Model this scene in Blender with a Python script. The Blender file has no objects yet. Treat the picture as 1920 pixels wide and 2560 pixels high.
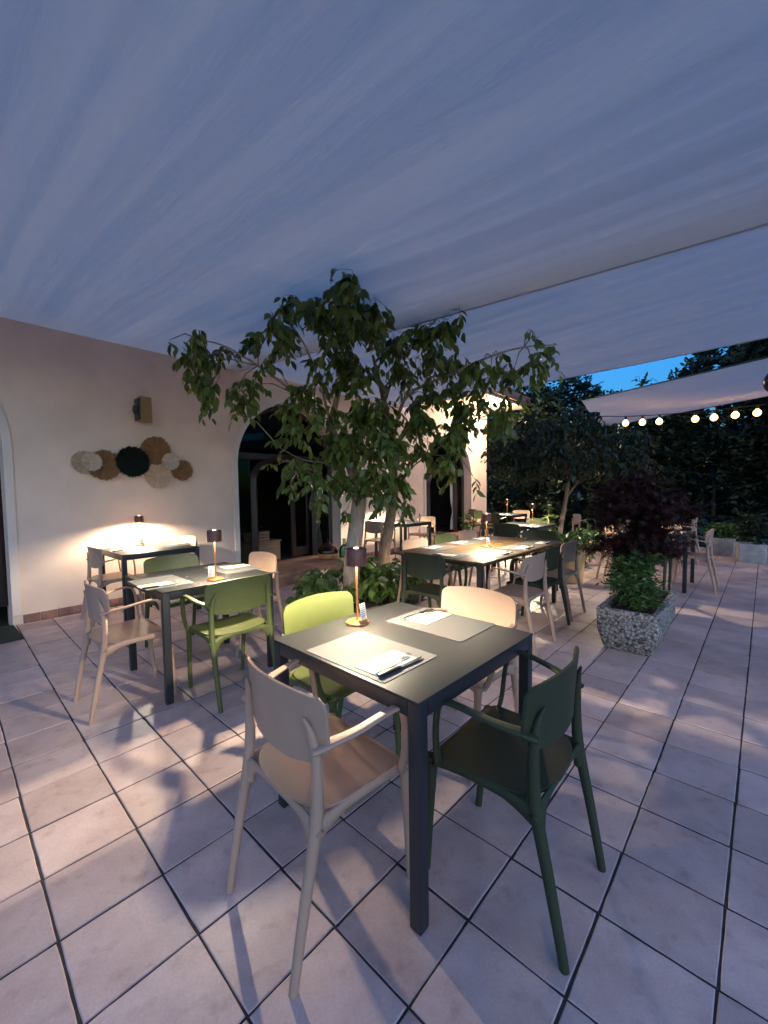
import bpy, bmesh, math, random
import numpy as np
from mathutils import Vector, Matrix

C = bpy.context.scene
COL = C.collection
R = math.radians

# ---------------------------------------------------------------- camera
F_PX, PIT, ROL, HC = 1028.0, R(-3.0735), R(-0.7460), 1.375
cp, sp = math.cos(PIT), math.sin(PIT)
f_ = Vector((0, cp, sp)); u_ = Vector((0, -sp, cp)); r_ = Vector((1, 0, 0))
cr, sr = math.cos(ROL), math.sin(ROL)
rx = r_ * cr + u_ * sr
uy = u_ * cr - r_ * sr
cd = bpy.data.cameras.new('camera'); cam = bpy.data.objects.new('camera', cd); COL.objects.link(cam)
m = Matrix.Identity(4)
for i in range(3):
    m[i][0] = rx[i]; m[i][1] = uy[i]; m[i][2] = -f_[i]
m[2][3] = HC
cam.matrix_world = m
cd.sensor_fit = 'HORIZONTAL'; cd.sensor_width = 36.0; cd.lens = 36.0 * F_PX / 1920.0
cd.clip_start = 0.05; cd.clip_end = 500
C.camera = cam


def at(px, py, dist):
    """world point seen at a photograph pixel, at a given horizontal distance along +Y-ish ray"""
    d = rx * ((px - 960) / F_PX) - uy * ((py - 1280) / F_PX) + f_
    k = dist / math.hypot(d.x, d.y)
    return Vector((0, 0, HC)) + d * k


# ---------------------------------------------------------------- world / light / exposure
W = bpy.data.worlds.new('World'); C.world = W; W.use_nodes = True
nt = W.node_tree; nt.nodes.clear()
out = nt.nodes.new('ShaderNodeOutputWorld'); bg = nt.nodes.new('ShaderNodeBackground')
SUNR = 160
sky = nt.nodes.new('ShaderNodeTexSky'); sky.sky_type = 'NISHITA'; sky.sun_disc = False
sky.sun_elevation = R(-1.0); sky.sun_rotation = R(SUNR); sky.altitude = 200
sky.air_density = 1.0; sky.dust_density = 0.5; sky.ozone_density = 4.0
tint = nt.nodes.new('ShaderNodeMix'); tint.data_type = 'RGBA'; tint.blend_type = 'MULTIPLY'; tint.inputs[0].default_value = 1.0
tint.inputs[7].default_value = (0.44, 1.50, 1.28, 1)
nt.links.new(sky.outputs[0], tint.inputs[6]); nt.links.new(tint.outputs[2], bg.inputs[0]); bg.inputs[1].default_value = 0.15
nt.links.new(bg.outputs[0], out.inputs[0])
sd = bpy.data.lights.new('fill_sun', 'SUN'); sd.energy = 0.085; sd.angle = R(80); sd.color = (1.0, 0.70, 0.56)   # very soft warm fill, added as afterglow on surfaces facing the camera
so_ = bpy.data.objects.new('fill_sun', sd); COL.objects.link(so_)
sun_dir = Vector((math.sin(R(SUNR)), math.cos(R(SUNR)), math.tan(R(9)))).normalized()
so_.rotation_euler = sun_dir.to_track_quat('Z', 'Y').to_euler()
vs = C.view_settings
vs.view_transform = 'Standard'; vs.look = 'None'; vs.gamma = 1.0; vs.exposure = 4.15; vs.use_curve_mapping = False
LAMP_W = 28.0
C.cycles.use_denoising = True
C.cycles.max_bounces = 8; C.cycles.transparent_max_bounces = 12
C.cycles.sample_clamp_indirect = 6.0


# ---------------------------------------------------------------- helpers: materials
def mat(name, col, rough=0.6, var=0.0, vscale=6.0, bump=0.0, bscale=60.0, metal=0.0, spec=0.5, col2=None, emit=None, estr=0.0,
        transl=0.0, island=0.0, trans=0.0, stretch=None, objrand=0.0, detail=4.0):
    M = bpy.data.materials.new(name); M.use_nodes = True
    n = M.node_tree; L = n.links.new
    b = n.nodes['Principled BSDF']; o = n.nodes['Material Output']
    b.inputs['Base Color'].default_value = (*col, 1); b.inputs['Roughness'].default_value = rough
    b.inputs['Metallic'].default_value = metal
    b.inputs['Specular IOR Level'].default_value = spec
    if trans: b.inputs['Transmission Weight'].default_value = trans
    csock = None
    tc = n.nodes.new('ShaderNodeTexCoord'); vec = tc.outputs['Object']
    if stretch:
        mp = n.nodes.new('ShaderNodeMapping'); mp.inputs['Scale'].default_value = stretch
        L(vec, mp.inputs['Vector']); vec = mp.outputs[0]
    if var or col2:
        nz = n.nodes.new('ShaderNodeTexNoise'); nz.inputs['Scale'].default_value = vscale; nz.inputs['Detail'].default_value = detail
        nz.inputs['Roughness'].default_value = 0.6
        if objrand or name.startswith('tile'):
            geo = n.nodes.new('ShaderNodeNewGeometry'); L(geo.outputs['Position'], nz.inputs['Vector'])
        else: L(vec, nz.inputs['Vector'])
        rp = n.nodes.new('ShaderNodeValToRGB'); rp.color_ramp.elements[0].position = 0.32; rp.color_ramp.elements[1].position = 0.68
        c2 = col2 or tuple(min(1, c * (1 + var)) for c in col); c1 = col if col2 else tuple(c * (1 - var) for c in col)
        rp.color_ramp.elements[0].color = (*c1, 1); rp.color_ramp.elements[1].color = (*c2, 1)
        L(nz.outputs['Fac'], rp.inputs[0]); csock = rp.outputs[0]
    if island or objrand:
        hs = n.nodes.new('ShaderNodeHueSaturation'); mr = n.nodes.new('ShaderNodeMapRange')
        a = island or objrand
        mr.inputs['To Min'].default_value = 1 - a; mr.inputs['To Max'].default_value = 1 + a
        if island: L(n.nodes.new('ShaderNodeNewGeometry').outputs['Random Per Island'], mr.inputs['Value'])
        else: L(n.nodes.new('ShaderNodeObjectInfo').outputs['Random'], mr.inputs['Value'])
        L(mr.outputs[0], hs.inputs['Value'])
        if csock: L(csock, hs.inputs['Color'])
        else: hs.inputs['Color'].default_value = (*col, 1)
        csock = hs.outputs[0]
    if csock: L(csock, b.inputs['Base Color'])
    if bump:
        n2 = n.nodes.new('ShaderNodeTexNoise'); n2.inputs['Scale'].default_value = bscale; n2.inputs['Detail'].default_value = 5
        L(vec, n2.inputs['Vector'])
        bp = n.nodes.new('ShaderNodeBump'); bp.inputs['Strength'].default_value = bump; bp.inputs['Distance'].default_value = 0.01
        L(n2.outputs['Fac'], bp.inputs['Height']); L(bp.outputs[0], b.inputs['Normal'])
    if emit:
        b.inputs['Emission Color'].default_value = (*emit, 1); b.inputs['Emission Strength'].default_value = estr
    if transl:
        t = n.nodes.new('ShaderNodeBsdfTranslucent'); mx = n.nodes.new('ShaderNodeMixShader'); mx.inputs[0].default_value = transl
        if csock: L(csock, t.inputs[0])
        else: t.inputs[0].default_value = (*col, 1)
        L(b.outputs[0], mx.inputs[1]); L(t.outputs[0], mx.inputs[2]); L(mx.outputs[0], o.inputs[0])
    return M


def glass_mat(name, tint, fac=0.12, rough=0.03):
    M = bpy.data.materials.new(name); M.use_nodes = True
    n = M.node_tree; n.nodes.clear(); L = n.links.new
    o = n.nodes.new('ShaderNodeOutputMaterial'); t = n.nodes.new('ShaderNodeBsdfTransparent'); g = n.nodes.new('ShaderNodeBsdfGlossy')
    t.inputs[0].default_value = (*tint, 1); g.inputs['Roughness'].default_value = rough
    lw = n.nodes.new('ShaderNodeLayerWeight'); lw.inputs[0].default_value = fac
    mx = n.nodes.new('ShaderNodeMixShader'); L(lw.outputs['Fresnel'], mx.inputs[0]); L(t.outputs[0], mx.inputs[1]); L(g.outputs[0], mx.inputs[2])
    L(mx.outputs[0], o.inputs[0]); return M


M = {}
M['tile'] = mat('tile_clay', (0.55, 0.405, 0.375), 0.40, col2=(0.70, 0.545, 0.51), vscale=5.0, bump=0.12, bscale=22, objrand=0.15, spec=0.4)
M['tile_far'] = mat('tile_clay_far', (0.55, 0.405, 0.375), 0.40, col2=(0.70, 0.545, 0.51), vscale=5.0, bump=0.12, bscale=22, island=0.15, spec=0.4)
M['grout'] = mat('grout', (0.045, 0.035, 0.035), 0.95, var=0.3, vscale=30)
M['skirt'] = mat('skirting_clay', (0.24, 0.12, 0.10), 0.6, var=0.3, vscale=12, objrand=0.2)
M['soil'] = mat('soil', (0.035, 0.026, 0.02), 1.0, var=0.5, vscale=40, bump=0.8, bscale=50)
M['ground'] = mat('ground_soil', (0.05, 0.055, 0.03), 1.0, var=0.4, vscale=3, bump=0.5, bscale=10)
M['plaster'] = mat('plaster', (0.78, 0.60, 0.495), 0.9, var=0.07, vscale=2.2, detail=8, bump=0.25, bscale=140)
M['trim'] = mat('plaster_trim', (0.74, 0.63, 0.56), 0.85, var=0.05, vscale=2, bump=0.2, bscale=140)
M['soffit'] = mat('soffit_paint', (0.72, 0.62, 0.5), 0.8, var=0.05)
M['roof'] = mat('roof_clay', (0.20, 0.10, 0.07), 0.85, var=0.3, vscale=8, bump=0.4, bscale=30)
M['wood_dark'] = mat('dark_door_wood', (0.024, 0.009, 0.007), 0.38, var=0.35, vscale=5, stretch=(14, 14, 1.2), bump=0.1, bscale=20)
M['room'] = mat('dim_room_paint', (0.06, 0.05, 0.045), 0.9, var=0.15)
M['glass'] = glass_mat('door_glass', (0.62, 0.66, 0.66), 0.16)
M['curtain'] = mat('white_curtain', (0.62, 0.62, 0.6), 0.9, transl=0.25)
M['fabric'] = None
M['metal_dark'] = mat('anthracite_metal', (0.020, 0.022, 0.025), 0.42, var=0.08, vscale=3, bump=0.04, bscale=400)
M['top_dark'] = mat('anthracite_top', (0.027, 0.029, 0.031), 0.5, spec=.3, var=0.10, vscale=2.2, bump=0.05, bscale=350)
M['top_brown'] = mat('brown_laminate', (0.105, 0.060, 0.024), 0.5, spec=.25, var=0.3, vscale=3, stretch=(1.2, 10, 1), bump=0.06, bscale=60)
M['tan'] = mat('chair_tan', (0.40, 0.262, 0.192), 0.5, var=0.05, vscale=4, bump=0.08, bscale=420)
M['lime'] = mat('chair_lime', (0.078, 0.094, 0.026), 0.5, var=0.05, vscale=4, bump=0.08, bscale=420)
M['agave'] = mat('chair_dark_green', (0.034, 0.042, 0.022), 0.55, spec=.3, var=0.06, vscale=4, bump=0.08, bscale=420)
M['olive'] = mat('chair_olive', (0.060, 0.074, 0.028), 0.5, var=0.05, vscale=4, bump=0.08, bscale=420)
M['copper'] = mat('copper', (0.72, 0.30, 0.12), 0.33, metal=0.7, var=0.06)
M['shade'] = mat('lamp_shade_bronze', (0.15, 0.052, 0.038), 0.45, metal=0.1, var=0.15, vscale=20)
M['shade_in'] = mat('lamp_diffuser', (0.9, 0.8, 0.6), 0.5, emit=(1.0, 0.72, 0.38), estr=1.1)
M['glow'] = mat('lamp_top_glow', (0.9, 0.8, 0.6), 0.5, emit=(1.0, 0.80, 0.5), estr=1.1)
M['bulb'] = mat('bulb_glow', (0.9, 0.7, 0.4), 0.5, emit=(1.0, 0.50, 0.13), estr=0.65)
M['paper'] = mat('paper_white', (0.80, 0.78, 0.70), 0.8, var=0.03)
M['print'] = mat('print_grey', (0.22, 0.22, 0.24), 0.8)
M['print_lime'] = mat('print_lime', (0.68, 0.70, 0.36), 0.8)
M['mat'] = mat('placemat_weave', (0.115, 0.115, 0.116), 0.7, spec=.12, var=0.12, vscale=40, stretch=(1, 12, 1), bump=0.12, bscale=200)
M['steel'] = mat('cutlery_steel', (0.75, 0.75, 0.76), 0.22, metal=1.0)
M['black'] = mat('black_plastic', (0.012, 0.012, 0.014), 0.35, var=0.1)
M['wood_light'] = mat('light_wood', (0.42, 0.22, 0.10), 0.5, var=0.3, vscale=12, stretch=(1, 8, 1))
M['crate'] = mat('crate_wood', (0.30, 0.17, 0.10), 0.75, var=0.3, vscale=10, stretch=(1, 1, 8))
M['terra'] = mat('terracotta', (0.45, 0.20, 0.10), 0.8, var=0.15, vscale=8, bump=0.1)
M['sandpot'] = mat('sand_pot', (0.52, 0.33, 0.16), 0.8, var=0.12, vscale=8, bump=0.1)
M['concrete'] = mat('pale_concrete', (0.33, 0.32, 0.31), 0.9, var=0.2, vscale=9, bump=0.4, bscale=70)
M['bark'] = mat('pale_bark', (0.40, 0.29, 0.22), 0.85, col2=(0.56, 0.44, 0.36), vscale=9, stretch=(2.5, 2.5, 0.8), bump=0.7, bscale=34)
M['bark2'] = mat('brown_bark', (0.30, 0.20, 0.13), 0.85, var=0.35, vscale=14, stretch=(3, 3, 0.7), bump=0.6, bscale=30)
M['leaf'] = mat('ficus_leaf', (0.12, 0.165, 0.028), 0.30, island=0.45, transl=0.22, spec=0.5)
M['leaf_one'] = mat('ficus_leaf_single', (0.12, 0.165, 0.028), 0.30, objrand=0.45, transl=0.22, spec=0.5)
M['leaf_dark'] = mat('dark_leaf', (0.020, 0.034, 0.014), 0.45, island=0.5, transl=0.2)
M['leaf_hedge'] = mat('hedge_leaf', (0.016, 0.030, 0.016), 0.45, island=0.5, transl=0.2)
M['leaf_shrub'] = mat('shrub_leaf', (0.095, 0.160, 0.042), 0.45, island=0.45, transl=0.25)
M['leaf_bed'] = mat('bed_leaf', (0.120, 0.190, 0.045), 0.35, island=0.4, transl=0.2)
M['leaf_maple'] = mat('maple_leaf', (0.036, 0.004, 0.003), 0.5, island=0.5, transl=0.2)
M['disc_brown'] = mat('straw_brown', (0.24, 0.115, 0.045), 0.85, island=0.22)
M['disc_pale'] = mat('straw_pale', (0.56, 0.43, 0.33), 0.85, island=0.18)
M['disc_peach'] = mat('straw_peach', (0.55, 0.385, 0.28), 0.85, island=0.15)
M['disc_black'] = mat('straw_black', (0.008, 0.011, 0.009), 0.85, spec=.15, island=0.4)
M['speaker'] = mat('speaker_bronze', (0.32, 0.20, 0.08), 0.55, var=0.12, vscale=60, metal=0.2)
M['doormat'] = mat('door_mat', (0.018, 0.03, 0.024), 0.95, var=0.4, vscale=60, bump=0.6, bscale=200)
M['glass_green'] = glass_mat('bottle_glass_green', (0.35, 0.62, 0.48), 0.35)
M['glass_amber'] = glass_mat('bottle_glass_clear', (0.62, 0.52, 0.36), 0.35)
M['stepclay'] = mat('step_clay', (0.30, 0.17, 0.12), 0.6, var=0.2, vscale=6, bump=0.1)
M['bark_dark'] = mat('dark_bark', (0.05, 0.035, 0.025), 0.9, var=0.3, vscale=14)
M['cable'] = mat('cable_black', (0.015, 0.015, 0.015), 0.6)


def wear(Mm, amt=.5):
    # scuffs, fine speckle and old stains on the clay tiles, mapped in world space
    n = Mm.node_tree; L = n.links.new; b = n.nodes['Principled BSDF']; src = b.inputs['Base Color'].links[0].from_socket
    geo = n.nodes.new('ShaderNodeNewGeometry')
    for sc, lo, hi, dark, fac, det in ((1.3, .35, .75, (.72, .68, .66), .8, 5), (14, .56, .72, (.66, .6, .58), .55, 6), (120, .3, .8, (.8, .78, .77), .7, 3)):
        nz = n.nodes.new('ShaderNodeTexNoise'); nz.inputs['Scale'].default_value = sc; nz.inputs['Detail'].default_value = det
        L(geo.outputs['Position'], nz.inputs['Vector'])
        rp = n.nodes.new('ShaderNodeValToRGB'); rp.color_ramp.elements[0].position = lo; rp.color_ramp.elements[1].position = hi
        rp.color_ramp.elements[0].color = (1, 1, 1, 1); rp.color_ramp.elements[1].color = (*dark, 1); L(nz.outputs['Fac'], rp.inputs[0])
        mx = n.nodes.new('ShaderNodeMix'); mx.data_type = 'RGBA'; mx.blend_type = 'MULTIPLY'; mx.inputs[0].default_value = fac
        L(src, mx.inputs[6]); L(rp.outputs[0], mx.inputs[7]); src = mx.outputs[2]
    L(src, b.inputs['Base Color'])


wear(M['tile']); wear(M['tile_far'])


def granite():
    Mm = bpy.data.materials.new('washed_pebble'); Mm.use_nodes = True
    n = Mm.node_tree; L = n.links.new; b = n.nodes['Principled BSDF']; b.inputs['Roughness'].default_value = 0.85
    tc = n.nodes.new('ShaderNodeTexCoord'); v = n.nodes.new('ShaderNodeTexVoronoi'); v.inputs['Scale'].default_value = 48
    nz = n.nodes.new('ShaderNodeTexNoise'); nz.inputs['Scale'].default_value = 90; nz.inputs['Detail'].default_value = 4
    L(tc.outputs['Object'], nz.inputs['Vector'])
    ad = n.nodes.new('ShaderNodeMix'); ad.data_type = 'VECTOR'; ad.inputs[0].default_value = 0.02
    L(tc.outputs['Object'], ad.inputs[4]); L(nz.outputs['Color'], ad.inputs[5]); L(ad.outputs[1], v.inputs['Vector'])
    rp = n.nodes.new('ShaderNodeValToRGB'); e = rp.color_ramp.elements
    e[0].position = 0.0; e[0].color = (0.80, 0.75, 0.69, 1); e[1].position = 0.85; e[1].color = (0.07, 0.06, 0.055, 1)
    L(v.outputs['Distance'], rp.inputs[0])
    hs = n.nodes.new('ShaderNodeMix'); hs.data_type = 'RGBA'; hs.blend_type = 'MULTIPLY'; hs.inputs[0].default_value = 0.75
    sep = n.nodes.new('ShaderNodeSeparateColor'); L(v.outputs['Color'], sep.inputs[0])
    r2 = n.nodes.new('ShaderNodeValToRGB'); r2.color_ramp.elements[0].color = (0.25, 0.23, 0.22, 1); r2.color_ramp.elements[1].color = (1, 0.96, 0.9, 1)
    L(sep.outputs[0], r2.inputs[0]); L(rp.outputs[0], hs.inputs[6]); L(r2.outputs[0], hs.inputs[7]); L(hs.outputs[2], b.inputs['Base Color'])
    bp = n.nodes.new('ShaderNodeBump'); bp.inputs['Strength'].default_value = 0.8; bp.inputs['Distance'].default_value = 0.01; bp.invert = True
    L(v.outputs['Distance'], bp.inputs['Height']); L(bp.outputs[0], b.inputs['Normal'])
    return Mm


M['pebble'] = granite()


def sail_mat():
    Mm = bpy.data.materials.new('sail_fabric'); Mm.use_nodes = True
    n = Mm.node_tree; n.nodes.clear(); L = n.links.new
    o = n.nodes.new('ShaderNodeOutputMaterial'); d = n.nodes.new('ShaderNodeBsdfDiffuse'); t = n.nodes.new('ShaderNodeBsdfTranslucent')
    mx = n.nodes.new('ShaderNodeMixShader'); mx.inputs[0].default_value = 0.38
    tc = n.nodes.new('ShaderNodeTexCoord'); mp = n.nodes.new('ShaderNodeMapping'); mp.inputs['Scale'].default_value = (3.2, 0.35, 1)
    nz = n.nodes.new('ShaderNodeTexNoise'); nz.inputs['Scale'].default_value = 4; nz.inputs['Detail'].default_value = 6
    L(tc.outputs['Object'], mp.inputs[0]); L(mp.outputs[0], nz.inputs['Vector'])
    rp = n.nodes.new('ShaderNodeValToRGB'); rp.color_ramp.elements[0].position = .3; rp.color_ramp.elements[1].position = .7
    rp.color_ramp.elements[0].color = (0.665, 0.65, 0.62, 1); rp.color_ramp.elements[1].color = (0.69, 0.67, 0.645, 1)
    L(nz.outputs['Fac'], rp.inputs[0]); L(rp.outputs[0], d.inputs[0]); L(rp.outputs[0], t.inputs[0])
    m2 = n.nodes.new('ShaderNodeMapping'); m2.inputs['Scale'].default_value = (1, 0.08, 1); L(tc.outputs['Object'], m2.inputs[0])
    n2 = n.nodes.new('ShaderNodeTexNoise'); n2.inputs['Scale'].default_value = 60; n2.inputs['Detail'].default_value = 3
    L(m2.outputs[0], n2.inputs['Vector'])
    bp = n.nodes.new('ShaderNodeBump'); bp.inputs['Strength'].default_value = 0.45; bp.inputs['Distance'].default_value = 0.012
    L(n2.outputs['Fac'], bp.inputs['Height']); L(bp.outputs[0], d.inputs['Normal'])
    L(d.outputs[0], mx.inputs[1]); L(t.outputs[0], mx.inputs[2]); L(mx.outputs[0], o.inputs[0])
    return Mm


M['fabric'] = sail_mat()


# ---------------------------------------------------------------- helpers: geometry
class MB:
    def __init__(s): s.v = []; s.f = []

    def add(s, v, f):
        o = len(s.v); s.v += [tuple(p) for p in v]; s.f += [tuple(i + o for i in q) for q in f]; return s

    def box(s, c, d, bev=0.0, rot=0.0, tilt=None):
        bm = bmesh.new(); bmesh.ops.create_cube(bm, size=1)
        for v in bm.verts: v.co = Vector((v.co.x * d[0], v.co.y * d[1], v.co.z * d[2]))
        if bev: bmesh.ops.bevel(bm, geom=bm.edges[:], offset=bev, segments=2, affect='EDGES', profile=0.6)
        mt = Matrix.Translation(c) @ Matrix.Rotation(rot, 4, 'Z') @ (tilt or Matrix.Identity(4))
        bm.verts.index_update()
        s.add([mt @ v.co for v in bm.verts], [[v.index for v in f.verts] for f in bm.faces]); bm.free(); return s

    def tube(s, P, rad, seg=8, flat=None, up=None, caps=True, smooth=0):
        P = [Vector(p) for p in P]
        rad = list(rad) if hasattr(rad, '__len__') else [rad] * len(P)
        if flat is None: flat = [1.0] * len(P)
        elif not hasattr(flat, '__len__'): flat = [flat] * len(P)
        if smooth:
            P, rad, flat = spline(P, rad, flat, smooth)
        n = len(P); T = [(P[min(i + 1, n - 1)] - P[max(i - 1, 0)]).normalized() for i in range(n)]
        a = Vector(up) if up else Vector((0, 0, 1))
        if abs(a.dot(T[0])) > 0.95 and not up: a = Vector((1, 0, 0))
        base = len(s.v); vs_ = []
        A = (a - T[0] * a.dot(T[0])).normalized()
        for i in range(n):
            if up: A = (Vector(up) - T[i] * Vector(up).dot(T[i])).normalized()
            else: A = (A - T[i] * A.dot(T[i])).normalized()
            B = T[i].cross(A)
            for k in range(seg):
                t = 2 * math.pi * k / seg
                c_, s_ = math.cos(t), math.sin(t)
                if flat[i] < 0.7:  # rounder rectangle
                    c_ = math.copysign(abs(c_) ** 0.6, c_); s_ = math.copysign(abs(s_) ** 0.6, s_)
                vs_.append(P[i] + A * (rad[i] * c_) + B * (rad[i] * flat[i] * s_))
        fs = []
        for i in range(n - 1):
            for k in range(seg):
                k2 = (k + 1) % seg; fs.append((i * seg + k, i * seg + k2, (i + 1) * seg + k2, (i + 1) * seg + k))
        if caps: fs.append(tuple(range(seg))[::-1]); fs.append(tuple((n - 1) * seg + k for k in range(seg)))
        return s.add(vs_, fs)

    def lathe(s, prof, seg=20, c=(0, 0, 0), close=False):
        vs_ = []; n = len(prof)
        for r, z in prof:
            for k in range(seg):
                t = 2 * math.pi * k / seg; vs_.append((c[0] + r * math.cos(t), c[1] + r * math.sin(t), c[2] + z))
        fs = []
        for i in range(n - 1 if not close else n):
            j = (i + 1) % n
            for k in range(seg):
                k2 = (k + 1) % seg; fs.append((i * seg + k, i * seg + k2, j * seg + k2, j * seg + k))
        if not close:
            if prof[0][0] > 1e-4: fs.append(tuple(range(seg))[::-1])
            if prof[-1][0] > 1e-4: fs.append(tuple((n - 1) * seg + k for k in range(seg)))
        return s.add(vs_, fs)

    def panel(s, fn, nu, nv, th):
        """closed shell: fn(i/nu, j/nv) -> point; thickness vector fn th(u,v)"""
        g = [[Vector(fn(i / nu, j / nv)) for j in range(nv + 1)] for i in range(nu + 1)]
        b = [[g[i][j] + Vector(th(i / nu, j / nv)) for j in range(nv + 1)] for i in range(nu + 1)]
        vs_ = [p for r in g for p in r] + [p for r in b for p in r]; N = (nu + 1) * (nv + 1)
        ix = lambda i, j, o=0: o + i * (nv + 1) + j
        fs = []
        for i in range(nu):
            for j in range(nv):
                fs.append((ix(i, j), ix(i + 1, j), ix(i + 1, j + 1), ix(i, j + 1)))
                fs.append((ix(i, j, N), ix(i, j + 1, N), ix(i + 1, j + 1, N), ix(i + 1, j, N)))
        for i in range(nu):
            fs.append((ix(i, 0), ix(i, 0, N), ix(i + 1, 0, N), ix(i + 1, 0)))
            fs.append((ix(i, nv), ix(i + 1, nv), ix(i + 1, nv, N), ix(i, nv, N)))
        for j in range(nv):
            fs.append((ix(0, j), ix(0, j + 1), ix(0, j + 1, N), ix(0, j, N)))
            fs.append((ix(nu, j), ix(nu, j, N), ix(nu, j + 1, N), ix(nu, j + 1)))
        return s.add(vs_, fs)

    def prism(s, outl, z0, z1):
        n = len(outl)
        vs_ = [(x, y, z0) for x, y in outl] + [(x, y, z1) for x, y in outl]
        fs = [tuple(range(n))[::-1], tuple(range(n, 2 * n))] + [(i, (i + 1) % n, n + (i + 1) % n, n + i) for i in range(n)]
        return s.add(vs_, fs)

    def mesh(s, name, m, smooth=35):
        me = bpy.data.meshes.new(name); me.from_pydata(s.v, [], s.f)
        if m: me.materials.append(m)
        bm = bmesh.new(); bm.from_mesh(me); bmesh.ops.recalc_face_normals(bm, faces=bm.faces[:]); bm.to_mesh(me); bm.free()
        if smooth:
            me.polygons.foreach_set('use_smooth', [True] * len(me.polygons)); me.set_sharp_from_angle(angle=R(smooth))
        me.update(); return me

    def build(s, name, m, parent=None, smooth=35, **k):
        return link(name, s.mesh(name, m, smooth), parent, **k)


def spline(P, rad, flat, k):
    n = len(P); oP, oR, oF = [], [], []
    for i in range(n - 1):
        p0, p1, p2, p3 = P[max(i - 1, 0)], P[i], P[i + 1], P[min(i + 2, n - 1)]
        for j in range(k):
            t = j / k
            oP.append(0.5 * ((2 * p1) + (p2 - p0) * t + (2 * p0 - 5 * p1 + 4 * p2 - p3) * t * t + (3 * p1 - p0 - 3 * p2 + p3) * t ** 3))
            oR.append(rad[i] * (1 - t) + rad[i + 1] * t); oF.append(flat[i] * (1 - t) + flat[i + 1] * t)
    oP.append(P[-1]); oR.append(rad[-1]); oF.append(flat[-1]); return oP, oR, oF


def link(name, me, parent=None, loc=None, rot=None, label=None, cat=None, group=None, kind=None):
    o = bpy.data.objects.new(name, me); COL.objects.link(o)
    if parent: o.parent = parent
    if loc is not None: o.location = loc
    if rot is not None: o.rotation_euler = (0, 0, rot)
    tag(o, label, cat, group, kind); return o


def tag(o, label=None, cat=None, group=None, kind=None):
    for k, v in (('label', label), ('category', cat), ('group', group), ('kind', kind)):
        if v: o[k] = v
    return o


def thing(name, label, cat, loc=(0, 0, 0), rot=0.0, group=None):
    return link(name, None, None, loc, rot, label, cat, group)


def dup(root, loc, rot, label, group=None, mats=None):
    r = root.copy(); COL.objects.link(r); r.location = loc; r.rotation_euler = (0, 0, rot); r['label'] = label
    if group: r['group'] = group
    for ch in list(root.children):
        c = ch.copy(); COL.objects.link(c); c.parent = r
        for g in list(ch.children):
            d = g.copy(); COL.objects.link(d); d.parent = c
    return r


rng = np.random.default_rng(7); random.seed(7)
# tile grid and wall frames
GA = R(47.14); U = Vector((math.cos(GA), math.sin(GA), 0)); V = Vector((math.sin(GA), -math.cos(GA), 0))
TS = 0.3003; G0 = Vector((-4.07787 * TS, 3.24589 * TS, 0))
WA = R(49.08); W0 = Vector((-3.894, 4.306, 0)); EW = Vector((math.cos(WA), math.sin(WA), 0)); NW = Vector((math.sin(WA), -math.cos(WA), 0))
WM = Matrix(((EW.x, NW.x, 0, W0.x), (EW.y, NW.y, 0, W0.y), (0, 0, 1, 0), (0, 0, 0, 1)))


def wp(s, n, z): return W0 + EW * s + NW * n + Vector((0, 0, z))


def sn(p): d = Vector((p[0], p[1], 0)) - W0; return d.dot(EW), d.dot(NW)


# ================================================================ SETTING
g = MB(); g.add([(-150, -150, -0.06), (150, -150, -0.06), (150, 150, -0.06), (-150, 150, -0.06)], [(0, 1, 2, 3)])
g.build('ground', M['ground'], kind='structure', smooth=0)

# terrace floor: grout bed, tiles on it, with a planting hole under the fig
BED = [(-0.42, 5.05, 0.62), (-0.02, 5.35, 0.55), (3.28, 7.6, 0.45)]
floor = MB()
corners = [wp(-3.5, -0.02, 0), wp(11.0, -0.02, 0), wp(11.0, 12.0, 0), wp(-3.5, 12.0, 0)]
floor.prism([(c.x, c.y) for c in corners][::-1], -0.055, -0.004)
terrace = floor.build('terrace_floor', M['grout'], kind='structure', smooth=0)
tb = MB(); hs_ = TS / 2 - 0.0036; bv = 0.003
tb.add([(-hs_, -hs_, -.004), (hs_, -hs_, -.004), (hs_, hs_, -.004), (-hs_, hs_, -.004),
        (-hs_, -hs_, -bv * .6), (hs_, -hs_, -bv * .6), (hs_, hs_, -bv * .6), (-hs_, hs_, -bv * .6),
        (-hs_ + bv, -hs_ + bv, 0), (hs_ - bv, -hs_ + bv, 0), (hs_ - bv, hs_ - bv, 0), (-hs_ + bv, hs_ - bv, 0)],
       [(0, 1, 5, 4), (1, 2, 6, 5), (2, 3, 7, 6), (3, 0, 4, 7), (4, 5, 9, 8), (5, 6, 10, 9), (6, 7, 11, 10), (7, 4, 8, 11), (8, 9, 10, 11)])
def rough_tile():
    b = MB(); k = 6; o = []
    for sd_ in range(4):
        for j in range(k):
            t = -hs_ + 2 * hs_ * j / k; e = hs_ + random.uniform(-.0011, .0006)
            if j == 0: t += random.uniform(.0005, .003)
            o.append(((t, -e), (e, t), (-t, e), (-e, -t))[sd_])
    n = len(o); f = 1 - bv / hs_
    b.v = [(x, y, -.0045) for x, y in o] + [(x, y, -bv * .7) for x, y in o] + [(x * f, y * f, 0) for x, y in o]
    for r_i in range(2): b.f += [(r_i * n + i, r_i * n + (i + 1) % n, (r_i + 1) * n + (i + 1) % n, (r_i + 1) * n + i) for i in range(n)]
    b.f.append(tuple(2 * n + i for i in range(n))); return b.mesh('tile', M['tile'], 0)


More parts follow.
